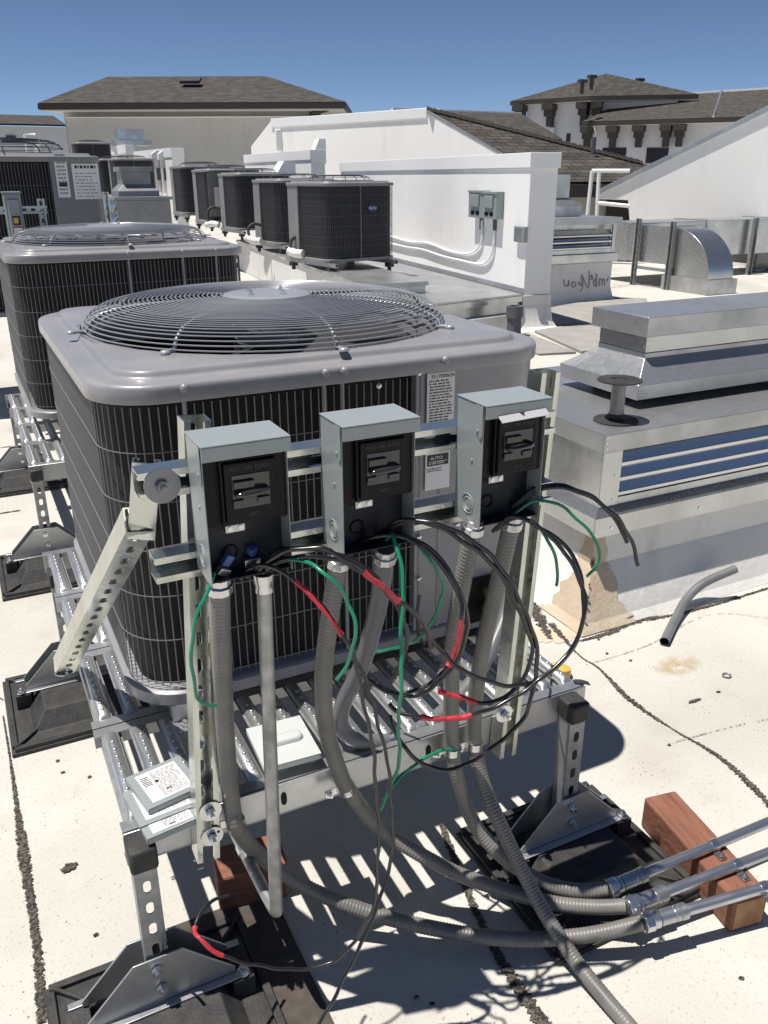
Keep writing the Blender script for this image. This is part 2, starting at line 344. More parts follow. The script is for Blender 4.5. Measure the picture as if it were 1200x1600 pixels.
ragged('roof_lap_line',[gz(-60,1060),gz(60,1118),gz(130,1108)],[.0015,.002,.0015],TARL,seed=51)
ragged('roof_lap_line',[gz(915,1040),gz(1010,1010),gz(1120,960),gz(1290,985)],[.001,.0012,.001,.001],TARL,seed=52)
ragged('roof_lap_line',[gz(1040,1165),gz(1130,1140),gz(1230,1118)],[.001,.0014,.001],TARL,seed=53)
def blot(name,px,py,rx,ry,mt,seed,z=.004,n=40,jit=.3):
    rd=random.Random(seed); c=gz(px,py); b=MB(); pts=[]; ph=[rd.uniform(0,6) for _ in range(4)]
    for k in range(n):
        a=2*math.pi*k/n; r=1+jit*(.5*math.sin(2*a+ph[0])+.35*math.sin(5*a+ph[1])+.3*math.sin(11*a+ph[2])+.2*rd.uniform(-1,1)); pts.append(c+V((rx*r*math.cos(a),ry*r*math.sin(a),z)))
    b.poly(pts); return tag(b.build(name,mt,None,0),kind='structure')
blot('roof_stain',1058,1040,.10,.06,RUST,1,z=.003,jit=.1)
blot('roof_patch',868,992,.09,.06,TAN,12,z=.002,jit=.3); blot('roof_stain',108,1357,.02,.012,TAR,2); blot('roof_stain',1085,1096,.022,.007,TAR,3); blot('roof_stain',1122,1082,.008,.004,TAR,9)
for i,(px,py) in enumerate([(90,1190),(98,1208),(140,1215),(935,1000),(948,1022),(985,1033),(1045,1165),(880,1262),(650,1560),(675,1570),(1158,1530),(150,1462)]): blot('roof_stain',px,py,.006,.004,TAR,20+i,n=16)
# ------------------------------------------------------------------ big condenser unit
def rr(W,Dp,r,z,ins=0,nc=10,ns=6):
    w=W/2-ins; d=Dp/2-ins; r=max(r-ins,.01); P=[]
    for (cx,cy,a0) in ((w-r,-d+r,-90),(w-r,d-r,0),(-w+r,d-r,90),(-w+r,-d+r,180)):
        for k in range(nc+1): 
            a=R(a0+90*k/nc); P.append(V((cx+r*math.cos(a),cy+r*math.sin(a),z)))
    Q=[]; n=len(P)
    for i in range(n):
        Q.append(P[i]); q=P[(i+1)%n]
        if (i%(nc+1))==nc:
            for k in range(1,ns): Q.append(P[i].lerp(q,k/ns))
    return Q     # starts at the front face's right end, goes round right, back, left, front
def along(loop,s):
    n=len(loop)
    for i in range(n):
        a=loop[i];b=loop[(i+1)%n];L=(b-a).length
        if s<=L: d=(b-a).normalized(); return a.lerp(b,s/L),V((d.y,-d.x,0))
        s-=L
    return loop[0],V((1,0,0))
def plen(loop): return sum((loop[(i+1)%len(loop)]-loop[i]).length for i in range(len(loop)))
def circ_like(loop,r,z): return [V((r*math.cos(math.atan2(p.y,p.x)),r*math.sin(math.atan2(p.y,p.x)),z)) for p in loop]
def condenser(name,W,Dp,Hh,rc,R0,paint,wire,coil,pitch,hpitch,panel,detail=True,rings=27,dome=.075,wr=.00135,straps=()):
    """panel = (s0,s1) arc range left without coil, counted from the right end of the front face, negative = along the front"""
    root=empty(name); root['category']='air conditioner'
    hb=.036
    b=MB(); b.loft([rr(W,Dp,rc,0,.012),rr(W,Dp,rc,.004,.004),rr(W,Dp,rc,hb-.006,.004),rr(W,Dp,rc,hb,.012)]); b.build('base_pan',paint,root)
    zt=Hh
    # coil core with open panel section
    core=rr(W,Dp,rc,0,.038); n=len(core)
    b=MB(); b.loft([[V((p.x,p.y,hb)) for p in core],[V((p.x,p.y,zt+.005)) for p in core]],True,False); b.build('coil',coil,root)
    loop=rr(W,Dp,rc,0,.014); T=plen(loop); s0,s1=panel
    # service panel
    k=40; inner=[];outer=[]
    for i in range(k+1):
        s=(s0+(s1-s0)*i/k)%T; p,nn=along(loop,s); outer.append(p+nn*.004); inner.append(p-nn*.02)
    prof=outer+inner[::-1]
    b=MB(); b.loft([[p+V((0,0,hb+.001)) for p in prof],[p+V((0,0,zt)) for p in prof]]); pn=b.build('service_panel',paint,root,30)
    if detail:
        b=MB()
        for s in (s0+.012,):
            p,nn=along(loop,s%T); b.cyl(p+nn*.004+V((0,0,hb+.004)),p+nn*.004+V((0,0,zt-.004)),.004,8)
        b.build('trim_strip',paint,pn)
    # wire guard
    b=MB(); s=s1+.006; 
    while s<T+s0-.004:
        p,nn=along(loop,s%T); t=V((-nn.y,nn.x,0)); a=wr
        q=[p+t*a,p+nn*a,p-t*a,p-nn*a]
        b.loft([[v+V((0,0,hb+.012)) for v in q],[v+V((0,0,zt-.012)) for v in q]]); s+=pitch
    z=hb+.02
    while z<zt-.005:
        m_=int((T+s0-s1)/.02); pa=[along(loop,(s1+.003+(T+s0-s1-.006)*i/m_)%T) for i in range(m_+1)]
        b.tube([p+nn*(wr*1.6)+V((0,0,z)) for p,nn in pa],wr*.9,4); z+=hpitch
    b.build('wire_guard',wire,root,60)
    if straps:
        b=MB()
        for s in straps:
            p,nn=along(loop,s%T); b.cyl(p+nn*.003+V((0,0,hb)),p+nn*.003+V((0,0,zt+.004)),.0045,8); b.lathe([(.009,0),(.009,.002),(.006,.006),(.001,.0075)],p+nn*.017+V((0,0,zt+.022)),12,nn)
        b.build('guard_strap',paint,root)
    # lid
    L=lambda ins,z:rr(W,Dp,rc,zt+z,ins)
    cl=lambda r,z: circ_like(rr(W,Dp,rc,0,.1),r,zt+z)
    b=MB(); b.loft([L(.03,-.004),L(.002,-.004),L(0,0),L(0,.022),L(.0012,.0265),L(.0045,.0302),L(.010,.0322),L(.016,.0326),L(.046,.0332),L(.0495,.0342),L(.0525,.0385),L(.055,.0442),L(.0585,.0468),L(.064,.0476),cl(R0+.012,.049),cl(R0-.004,.046),cl(R0-.012,.038),cl(R0-.016,.015),cl(R0-.018,-.06)],False,False)
    lid=b.build('top_lid',paint,root,50)
    zl=zt+.049
    # fan, motor
    b=MB(); b.lathe([(.02,-.02),(.085,-.02),(.09,-.01),(.09,.06),(.02,.065)],(0,0,zt-.06),24); 
    for kf in range(5):
        a0=2*math.pi*kf/5; LL=[]
        for j in range(9):
            r=.08+(R0-.045-.08)*j/8; ww=.16+.11*j/8; tw=R(36-18*j/8); row=[]
            for i in range(7):
                u=(i/6-.5)*ww; a=a0+u*math.cos(tw)/r*(.8); row.append(V((r*math.cos(a),r*math.sin(a),zt-.04+u*math.sin(tw)+.02*(1-(2*i/6-1)**2))))
            LL.append(row)
        top=LL; b.loft(top,False,False,ring=False)
    b.build('fan',FAN,root)
    b=MB(); b.cyl((0,0,zt-.26),(0,0,zt-.085),.085,24); b.build('fan_motor',FAN,root)
    b=MB(); b.cyl((-.14,.12,hb),(-.14,.12,hb+.4),.1,24); b.cyl((.18,-.2,hb),(.18,-.2,hb+.25),.06,16); b.build('compressor',BOXI,root)
    # grille
    k_=R0/.44; pf=[(R0,.0),(R0-.004,.012*dome/.066),(R0-.016*k_,.030*dome/.066),(R0-.04*k_,.046*dome/.066),(R0-.085*k_,.057*dome/.066),(R0-.16*k_,.063*dome/.066),(.2*k_,dome),(0,dome)]
    def zz(r):
        for (ra,za),(rb_,zb2) in zip(pf,pf[1:]):
            if r<=ra+1e-9 and r>=rb_: return zl+.004+za+(zb2-za)*((ra-r)/max(ra-rb_,1e-6))
        return zl+.004
    hub=.105*R0/.44
    cv=resample([V((a,0,zl+.004+c)) for a,c in pf],(.0005)); cv=[p for p in cv if p.x>hub+.006]; Ls=len(cv)
    b=MB()
    for i in range(rings):
        p=cv[int(i*(Ls-1)/(rings-1))]; r=p.x
        nseg=72 if detail else 36
        b.tube([(r*math.cos(2*math.pi*q/nseg),r*math.sin(2*math.pi*q/nseg),p.z) for q in range(nseg)],.0016 if detail else .003,6 if detail else 4,closed=True)
    gr=b.build('fan_grille',wire if not detail else GRW,root,60)
    b=MB()
    for kk in range(8):
        a=kk*math.pi/4; ca,sa=math.cos(a),math.sin(a); P=[V((hub*.8*ca,hub*.8*sa,zz(hub)-.005))]
        for ra,za in pf[::-1][2:]: P.append(V(((ra-.004)*ca,(ra-.004)*sa,zl+.004+za-.004)))
        P+= [V(((R0+.006)*ca,(R0+.006)*sa,zl+.0045)),V(((R0+.034)*ca,(R0+.034)*sa,zl+.0045))]
        b.tube(P,.0042,8)
        if detail: b.lathe([(.011,0),(.011,.003),(.008,.007),(.002,.008)],((R0+.03)*ca,(R0+.03)*sa,zl+.001),12)
    b.build('grille_spoke',wire if not detail else GRW,gr,60)
    b=MB(); b.lathe([(hub*.2,zz(0)-.006),(hub,zz(hub)-.006),(hub+.004,zz(hub)-.003),(hub-.002,zz(hub)+.002),(hub*.7,zz(0)+.003),(hub*.1,zz(0)+.004)],(0,0,0),40)
    hb_=b.build('grille_hub',paint if not detail else GRW,gr)
    if detail:
        for kk in range(4):
            b=MB(); a=kk*math.pi/2+R(30); b.hexbolt((.055*math.cos(a),.055*math.sin(a),zz(0)+.002),(0,0,1),.006,.006,.009)
            b.build('hub_bolt',BOLT,hb_)
    return root
GRW=mat('grey_grille_wire',(.33,.335,.35),.3,.15,coat=.3)
W1,D1,H1=1.012,1.045,.655
front=W1-2*.13
ac1=condenser('condenser_unit',W1,D1,H1,.13,.44,ACG,WIRE,COIL,.0167,.1,(-(1.06-.83),.34),rings=33,dome=.058,straps=(-.44,-.72,W1+D1*2+.3,W1+D1*2+W1+.12-.6))
AC1=V((.687,2.031,.445+DZ)); ac1.location=AC1
tag(ac1,'nearest large grey condenser unit, its whole fan grille in view, behind three open grey boxes','air conditioner','large grey condenser units in the left row')
ac2=condenser('condenser_unit',W1,D1,H1,.13,.44,ACG,WIRE,COIL,.0167,.1,(.22,.95),rings=33,dome=.058,straps=(-.40,-.02,W1+D1*2+.3,W1+D1*2+W1+.12-.6)); ac2.location=(.70,4.295,.505+DZ)
tag(ac2,'second large grey condenser, directly behind the nearest one, cut by the left edge','air conditioner','large grey condenser units in the left row')
# nameplates of nearest unit (children of its service panel area)
yF=-D1/2+.010-.0045
def on_front(o): o.parent=ac1; return o
def acl(px,py): # point of the front face in unit coordinates
    p=at(px,py,y=1.512); return p-AC1
def decal(name,parent,c,w,h,mt,X=(1,0,0),Y=(0,0,1),th=.0012):
    M=frame(c,X,Y); b=MB(); b.box(-w/2,w/2,-h/2,h/2,0,th,M); o=b.build(name,mt,parent,0); M2=M.copy(); M2.translation=V(c)+M.to_3x3()@V((0,0,th)); return o,M2
c=(acl(667,585)+acl(712,640))/2; lab,M=decal('rating_label',ac1,(c.x-.001,yF,c.z-.02),.068,.125,LABELG)
bars(M@Mx.Translation((0,-.004,0)),.058,.105,17,INK,'fine_print',lab,seed=4,thick=.45)
text('serial_number','3517E08634',.0115,INK,lab,M@Mx.Translation((.004,.055,.0002)))
c=acl(684,735); lab2,M=decal('notice_label',ac1,(c.x,yF,c.z),.062,.088,LABEL)
b=MB(); b.box(-.027,.027,.012,.038,0,.0004,M); b.build('black_panel',INK,lab2,0)
text('heading','AUTO',.011,LABEL,lab2,M@Mx.Translation((-.004,.029,.0008))); bars(M@Mx.Translation((0,.019,.0005)),.046,.008,2,LABEL,'fine_print',lab2,seed=8)
bars(M@Mx.Translation((-.006,.003,.0)),.045,.010,3,INK,'fine_print',lab2,seed=9,fill=.6)
b=MB()
for px,py in ((655,583),(592,603),(655,905),(655,840),(715,820)):
    c=acl(px,py); b.lathe([(.006,0),(.006,.002),(.003,.004)],(c.x,yF-.001,c.z),12,(0,-1,0))
b.build('panel_screw',BOLT,ac1)
# valve recess with brass service valves at the panel's lower right, and line stubs
b=MB(); c=acl(755,930); b.box(c.x-.05,c.x+.05,yF-.004,yF+.0005,c.z-.07,c.z+.05); rc_=b.build('valve_recess',BOXI,ac1,0,.002)
b=MB(); b.cyl((c.x-.01,yF-.03,c.z+.02),(c.x+.03,yF-.03,c.z+.02),.013,12); b.cyl((c.x+.01,yF-.004,c.z-.03),(c.x+.01,yF-.05,c.z-.03),.016,6); b.cyl((c.x+.01,yF-.03,c.z-.06),(c.x+.01,yF-.03,c.z+.05),.010,12); b.build('brass_valve',YEL,rc_)
# third unit, taller, further up the row
r3=at(156,243,y=6.12); ac3=condenser('condenser_unit',1.15,1.0,.95,.08,.42,ACG2,WIREB,COIL,.02,.15,(-.24,.3),detail=False,rings=12,dome=.09,wr=.002)
ac3.location=(r3.x-1.15/2,6.6,r3.z-.95-.035)
tag(ac3,'tall grey condenser with two white labels on its side, behind the second large one','air conditioner','large grey condenser units in the left row')
o3=ac3.location
def acl3(px,py): p=at(px,py,y=6.1+.008); return p-o3
yF3=-.5+.008
c=(acl3(96,243)+acl3(115,301))/2; l,M=decal('rating_label',ac3,(c.x-.035,yF3,c.z),.075,.28,LABEL); bars(M,.055,.25,11,GREYINK,'fine_print',l,seed=3); b=MB(); b.box(-.025,.025,-.075,-.05,.0009,.0014,M); b.build('black_panel',INK,l,0)
c=(acl3(117,264)+acl3(148,303))/2; l,M=decal('notice_label',ac3,(c.x+.01,yF3,c.z),.165,.215,LABEL); bars(M@Mx.Translation((0,-.02,0)),.14,.16,8,GREYINK,'fine_print',l,seed=5,fill=.7,thick=.3)
bars(M@Mx.Translation((0,.088,0)),.135,.020,1,INK,'heading',l,seed=6,fill=.95,thick=.9)
# ------------------------------------------------------------------ equipment stand
def make_stand(x0,x1,y0,y1,zt):
    root=empty('equipment_stand',(x0,y0,0))
    X=x1-x0; Y=y1-y0; np_=4; pd=Y/np_
    for k in range(np_):
        b=MB(); ya=k*pd+.002; yb=(k+1)*pd-.002; z=zt
        nr=18; sp=X/nr
        b.box(0,X,ya,ya+.028,z-.003,z); b.box(0,X,yb-.028,yb,z-.003,z)
        for s_ in (ya,yb-.003): b.box(0,X,s_,s_+.003,z-.045,z-.003)
        for i in range(nr):
            cx=(i+.5)*sp; r=.0135; P=[]
            prof=[(-r-.004,0),(-r,.001)]+[(r*math.cos(math.pi-a),.001+.011*math.sin(a)) for a in [math.pi*j/8 for j in range(1,8)]]+[(r,.001),(r+.004,0)]
            la=[]
            for (yy,sc) in ((ya+.024,.02),(ya+.03,.6),(ya+.036,1),(yb-.036,1),(yb-.03,.6),(yb-.024,.02)):
                la.append([V((cx+u,yy,z-.0015+v*sc)) for u,v in prof]+[V((cx+r,yy,z-.010)),V((cx-r,yy,z-.010))])
            b.loft(la)
            for j in range(int((yb-ya-.1)/.026)+1):
                yy=ya+.05+j*.026; c=V((cx,yy,z+.0105))
                b.lathe([(.0048,-.001),(.0042,.0015),(.002,.003)],c,6)
        b.build('deck_plank',GALVR,root,45)
    b=MB(); b.box(.0,X,-.004,.0,zt-.07,zt-.001); b.box(0,X,-.004,.03,zt-.073,zt-.07)
    fr=b.build('front_rail',GALVR,root,30,.0015)
    b=MB()
    for (u,v) in ((.30,.028),(.62,.025),(.96,.03)):
        b=MB(); b.prism([V((u+.006*math.cos(a),-.0055,zt-.036+.011*math.sin(a)+(.004 if math.sin(a)>0 else -.004))) for a in [2*math.pi*j/14 for j in range(14)]],V((0,.002,0))); b.build('rail_slot',BOXI,fr,0)
    b=MB(); b.box(0,X,Y,Y+.004,zt-.07,zt-.001); b.build('back_rail',GALVR,root)
    for sx in (.012,X-.012-.041):
        b=MB(); b.strut((sx+.0205,.006,zt-.014),(sx+.0205,Y-.006,zt-.014),(0,0,-1),slots=False); b.build('side_rail',STRUTG,root)
    for lx in (.024,X-.052):
        for ly in (-.029,Y-.14):
            b=MB(); b.strut((lx,ly-.018,.067),(lx,ly-.018,zt-.018),(0,1,0)); lg=b.build('leg',STRUTG,root,30)
            if 1:
                b=MB(); b.box(lx-.0245,lx+.0245,ly-.0275,ly+.0335,zt-.052,zt-.004); b.build('leg_cap',RUB,lg,40,.006)
            # bracket: two trapezoid plates
            b=MB()
            for yy in (ly-.0285,ly+.026):
                b.prism([V((lx-.14,yy,.070)),V((lx+.14,yy,.070)),V((lx+.14,yy,.082)),V((lx+.045,yy,.180)),V((lx-.045,yy,.180)),V((lx-.14,yy,.082))],V((0,.004,0)))
            b.box(lx-.165,lx+.165,ly-.045,ly-.0287,.066,.070); b.box(lx-.165,lx+.165,ly+.0302,ly+.045,.066,.070)
            br=b.build('foot_bracket',GALVR,root,30,.001)
            for c_,a_,w_ in (((lx-.005,ly-.0285,.155),(0,-1,0),0),((lx,ly-.0285,.108),(0,-1,0),0),((lx-.152,ly-.037,.07),(0,0,1),.013),((lx+.152,ly-.037,.07),(0,0,1),.013)):
                b=MB(); b.hexbolt(c_,a_,.010,.008,w_); b.build('bracket_bolt',BOLT,br)
            b=MB(); a=.205; by=ly-.055
            b.loft([[V((lx+i*q,by+j*q,z)) for i,j in ((-1,-1),(1,-1),(1,1),(-1,1))] for q,z in ((a,.001),(a,.012),(a-.02,.016),(a-.025,.018),(.14,.02),(.10,.0655))])
            for g_ in (-1,1):
                b.box(lx-a+.01,lx+a-.01,by+g_*(a-.012)-.008,by+g_*(a-.012)+.008,.0121,.026); b.box(lx+g_*(a-.012)-.008,lx+g_*(a-.012)+.008,by-a+.022,by+a-.022,.0121,.026)
                b.box(lx+g_*.15-.022,lx+g_*.15+.022,ly-.05,ly+.05,.017,.0658)
                for h_ in (-1,1):
                    d_=V((g_,h_,0)).normalized(); p_=V((-h_,g_,0)).normalized(); b.obox(V((lx+g_*.14,by+h_*.14,.024)),d_,p_,(0,0,1),.07,.004,.006)
            b.build('foot_base',RUB,root,30,.002)
    return root
X0,X1,Y0,Y1,ZT=.1015,1.133,1.249,2.585,.40+DZ
st1=make_stand(X0,X1,Y0,Y1,ZT)
tag(st1,'galvanized slotted deck stand on black rubber feet under the nearest condenser','equipment stand','galvanized stands under the large condensers')
st2=dup(st1,(.14,3.50,0),label='galvanized deck stand under the second condenser, only its left side in view',group='galvanized stands under the large condensers')
# isolator feet between unit and deck
for ac,dz,zb in ((ac1,.045,0),(ac2,.105,0),):
    for gx in (-1,1):
        for gy in (-1,1):
            b=MB(); x=gx*.36;y=gy*.42; b.lathe([(.03,-dz+.0015),(.032,-dz+.012),(.022,-dz*.5),(.03,-.014),(.03,-.001)],(x,y,0),20)
            b.cyl((x-gx*0-.07*(1 if gx<0 else -1)*0,y-.05,-dz+.002),(x,y-.05,-dz+.03),.005,8); b.build('isolator_foot',RUB,ac,40)
b=MB(); b.box(-.43,-.385,-.505,-.475,-.0425,.0); b.box(-.43,-.385,-.54,-.475,-.0440,-.0415); b.hexbolt((-.41,-.53,-.0415),(0,0,1),.009,.008,.016); b.cyl((-.375,-.49,-.0415),(-.375,-.49,-.008),.006,10); b.hexbolt((-.375,-.49,-.0415),(0,0,1),.011,.009,.02)
b.build('tie_down_clip',GALVR,ac1)
# ------------------------------------------------------------------ strut rack
rk=empty('strut_rack',(.287,1.225,.33),label='zinc slotted strut rack carrying the three grey boxes in front of the nearest condenser',cat='strut frame')
rl=V((.29,1.225,.33))
def rb(b,name,mt,par=None,sm=30):
    o=b.build(name,mt,par or rk,sm,M=Mx.Translation(-rl)); return o
rk.location.z+=DZ; DZV=V((0,0,DZ))
yU=1.243
b=MB(); b.strut((.241,yU,.318),(.292,yU,1.143),(0,-1,0)); rb(b,'upright_strut',STRUT)
b=MB(); b.strut((.897,yU,.318),(.94,yU,1.15),(0,-1,0)); rb(b,'upright_strut',STRUT)
yC=1.2015
b=MB(); b.strut((.189,yC,1.0675),(.925,yC,1.0705),(0,-1,0)); rb(b,'cross_strut',STRUT)
b=MB(); b.strut((.199,yC,.932),(.930,yC,.936),(0,-1,0)); rb(b,'cross_strut',STRUT)
# brace
bp0=V((.214,1.222,1.062)); bp1=V((.196,1.238,.955))
b=MB(); b.strut(bp0+V((0,0,.02)),bp1,(.25,1,0),slots=False,d=.02); rb(b,'brace_bracket',STRUT)
b=MB(); p0=bp1+V((-.002,-.01,.018)); p1=at(103,1052,z=.40+DZ)-DZV; b.strut(p1,p0,V((.1,.67,.73)),w=.043); rb(b,'brace_strut',STRUT)
b=MB()
b.cyl((.222,1.160,1.066),(.222,1.157,1.066),.0265,32); b.hexbolt((.222,1.157,1.066),(0,-1,0),.010,.009,.0); rb(b,'washer_bolt',mat('shaded_zinc_washer',(.19,.20,.22),.3,.85))  # same zinc as the other washers, with its shade painted in as darker colour
for px,py,yy in ((331,1266,1.2),(334,1305,1.2),(789,1114,1.2)):
    q=at(px,py,y=yy)-DZV; b=MB(); b.cyl(q,q+V((0,-.0025,0)),.020,28); b.hexbolt(q+V((0,-.0025,0)),(0,-1,0),.009,.009,0); rb(b,'washer_bolt',BOLT)
b=MB(); b.hexbolt(p1+V((.0,.0,.006)),(0,0,1),.009,.009,.022); rb(b,'washer_bolt',BOLT)
# ------------------------------------------------------------------ disconnect boxes
def disconnect(x0,yb,zt,w=.131,h=.214,d=.08,style=0):
    root=empty('disconnect_box',(x0,yb,zt-h))
    t=.0016; yf=-d
    b=MB(); b.box(0,w,-t,0,0,h-.001)                       # back
    b.box(0,t,yf+.0,-t-.0003,0,h-.0015); b.box(w-t,w,yf+.006,-t-.0003,0.0,h-.0015)
    b.build('shell',BOXG,root,0,.0008)
    b=MB(); b.box(-.0012,w+.0012,yf-.008,0.0008,h-.0012,h+.001); b.box(-.0012,w+.0012,yf-.008,yf-.006,h-.022,h-.0014); b.box(-.0012,.0003-.0005,yf-.006,yf+.02,h-.05,h-.0014) if 0 else None
    b.build('rain_hood',BOXG,root,0,.0012)
    b=MB(); b.prism([V((-.0012,yf-.0,h-.002)),V((-.0012,yf-.0,h-.05)),V((-.0012,yf+.006,h-.058)),V((-.0012,yf+.02,h-.045)),V((-.0012,yf+.02,h-.002))],V((-.001,0,0))); b.lathe([(.003,0),(.003,.001),(.0012,.002)],(-.0022,yf+.013,h-.044),10,(-1,0,0)); b.build('hood_tab',BOXG,root,0)
    b=MB(); b.box(t+.0003,w-t-.0003,yf+.012,-t-.0006,.0,.002) ; b.build('bottom_plate',BOXD,root,0)
    # knockout rings on the left side
    b=MB(); c=V((-.0002,yf+.038,.036))
    for r_ in (.017,.011): b.tube([c+V((0,r_*math.cos(a),r_*math.sin(a))) for a in [2*math.pi*j/28 for j in range(28)]],.0012,6,closed=True)
    b.build('knockout',BOXG,root); b=MB(); b.lathe([(.003,0),(.003,.0015),(.001,.002)],(-.0002,yf+.03,.115),10,(-1,0,0)); b.build('rivet',BOXG,root)
    # inner panel: dark lower compartment back + bakelite block
    b=MB(); b.box(t+.0005,w-t-.0005,yf+.045,yf+.047,.002,h*.47); b.build('wiring_panel',BOXD,root,0)
    b=MB(); b.box(t+.0008,w-t-.0008,yf+.012,-.01,h*.40,h-.004)
    # molded block with a pull-out
    blk=b.build('switch_block',BOXI,root,0,.002)
    px0,px1=.03,w-.022; pz0,pz1=h*.44,h*.86
    b=MB(); b.box(px0,px1,yf-.002,yf+.0118,pz0,pz1); po=b.build('pull_out',BOXI,blk,0,.002)
    b=MB(); b.box(px0-.005,px0-.001,yf+.003,yf+.0119,pz0-.004,pz1+.004); b.box(px1+.001,px1+.005,yf+.003,yf+.0119,pz0-.004,pz1+.004); b.box(px0-.0008,px1+.0008,yf+.003,yf+.0119,pz1+.001,pz1+.004); b.build('pull_out_rail',BOXI,blk,0,.0008)
    b=MB(); b.box(px0+.010,px1-.010,yf-.0032,yf-.0021,pz0+.022,pz1-.018); b.build('window',SMOKE,po,0,.0006)
    b=MB(); cx=(px0+px1)/2; cz=(pz0+pz1)/2
    b.tube(smooth_path([V((cx-.022,yf-.0030,cz)),V((cx-.020,yf-.013,cz)),V((cx,yf-.016,cz+.001)),V((cx+.020,yf-.013,cz+.002)),V((cx+.022,yf-.0030,cz+.002))],4),.0042,10); b.box(cx-.026,cx+.004,yf-.009,yf-.0031,cz+.008,cz+.019); b.box(cx-.028,cx-.012,yf-.007,yf-.0031,cz-.018,cz-.009); b.box(cx+.008,cx+.026,yf-.007,yf-.0031,cz-.018,cz-.009); b.build('handle',SMOKE,po,50,.001)
    Mt=frame((cx,yf-.0022,pz1-.009),(1,0,0),(0,0,1)); text('lettering','PULL  ON  FUSED',.0075,FAINT,po,Mt)
    Mt=frame((cx+.002,yf-.0022,pz0+.011),(-1,0,0),(0,0,-1)); text('lettering','OFF',.0085,FAINT,po,Mt)
    # earth lug block
    b=MB(); b.box(.034,.064,yf+.028,yf+.0448,.068,.080); lu=b.build('earth_bar',GALV,root,0,.001)
    b=MB()
    for xx in (.041,.057): b.lathe([(.0042,0),(.0042,.0015),(.001,.002)],(xx,yf+.028,.074),12,(0,-1,0)); 
    b.build('earth_screw',BOLT,lu)
    b=MB(); b.prism([V((.033,yf+.02,.084)),V((.062,yf+.02,.084)),V((.062,yf+.02,.1)),V((.052,yf+.02,.1)),V((.047,yf+.02,.09)),V((.042,yf+.02,.1)),V((.033,yf+.02,.1))],V((0,.003,0))); b.build('clip',GALVR,root,0)
    b=MB(); b.tube([V((.043+.011*math.cos(a),yf+.0445,.03+.011*math.sin(a))) for a in [2*math.pi*j/24 for j in range(24)]],.0022,6,closed=True); b.build('rear_knockout',BOXI,root)
    if style==2:
        b=MB(); M=frame((w/2+.004,yf-.012,pz1+.010),(1,0,.03),(0,.75,.5)); b.box(-.046,.046,-.010,.010,0,.0012,M); fl=b.build('folded_label',LABELG,root,0); b=MB(); M2=M@Mx.Translation((0,0,.0013)); b.prism([M2@V((-.006,.004,0)),M2@V((.004,.004,0)),M2@V((-.001,-.005,0))],M2.to_3x3()@V((0,0,.0003))); b.build('arrow_mark',INK,fl,0)
    return root
BX=[(.259,1.1415),(.468,1.1425),(.715,1.144)]
BL=['left open grey switch box with its cover off, blue-capped lugs in its bottom','middle open grey switch box with its cover off, between the two others on the rack','right open grey switch box, folded foil label under its hood']
DB=[]
for i,(x,z) in enumerate(BX):
    o=disconnect(x,1.160,z+DZ,w=.127,style=i); tag(o,BL[i],'switch box','open switch boxes on the strut rack'); DB.append(o)
# lugs with blue caps in the left box
b=MB(); M=Mx.Translation((.034,-.05,.026))@Euler((.3,.5,.2)).to_matrix().to_4x4(); b.box(-.0065,.0065,-.006,.006,-.010,.010,M); b.build('lug_cap',BLUE,DB[0],0,.002); b=MB(); M2=Mx.Translation((.074,-.045,.03))@Euler((.3,-.2,.4)).to_matrix().to_4x4(); b.box(-.0065,.0065,-.006,.006,-.007,.007,M2); b.build('lug_cap',BLUE,DB[0],0,.002)
b=MB(); b.box(-.009,.009,-.006,.006,-.006,.006,Mx.Translation((.026,-.052,.010))@Euler((.3,.5,.2)).to_matrix().to_4x4()); b.build('terminal_lug',GALV,DB[0],0,.001)
b=MB(); b.box(-.012,.012,-.006,.006,-.007,.007,Mx.Translation((.072,-.046,.012))); b.build('terminal_lug',GALV,DB[0],0,.001)
# ------------------------------------------------------------------ conduits
def P(*a): 
    out=[]
    for t in a:
        k={t[2]:t[3]}; out.append(at(t[0],t[1],**k))
    return out
def lfmc(pts,r,label,ribs=True,fit=True,mt=LFMC,pitch=.0072,fit_end=False,group='grey flexible conduits'):
    path=smooth_path(pts,14); L=resample(path,pitch/4 if ribs else .012)
    o0=L[0].copy(); root=empty('flexible_conduit',o0,label=label,cat='conduit',group=group)
    T=Mx.Translation(-o0)
    rad=[r*(1.0+(.035 if ribs else 0)*math.cos(2*math.pi*i/4)) for i in range(len(L))]
    b=MB(); b.tube(L,r,14,True,rad); b.build('jacket',mt,root,60,M=T)
    if fit:
        d=(L[10]-L[0]).normalized(); b=MB(); c=L[0]-d*.006
        b.lathe([(r*.9,-.012),(r*1.05,-.012),(r*1.05,0),(r*1.28,.001),(r*1.30,.014),(r*1.12,.017),(r*1.0,.0175)],c,10,d); b.build('connector',BOLT,root,30,.001,M=T)
    return root,path,T
def clampring(root,T,c,d,r,mt=BOLT):
    b=MB(); d=V(d).normalized(); b.lathe([(r*1.0,-.008),(r*1.12,-.008),(r*1.12,.008),(r*1.0,.008)],c,20,d); s=d.cross(V((0,-1,0))).normalized(); n=V((0,-1,0)); b.obox(V(c)+s*(r*1.9)+V((0,.006,0)),s,d,s.cross(d),r*.85,.0075,.0012); b.hexbolt(V(c)+s*(r*2.2)+V((0,.004,0)),(0,-1,0),.006,.005,.009); b.build('strap_clamp',mt,root,30,M=T)
r_=.0156
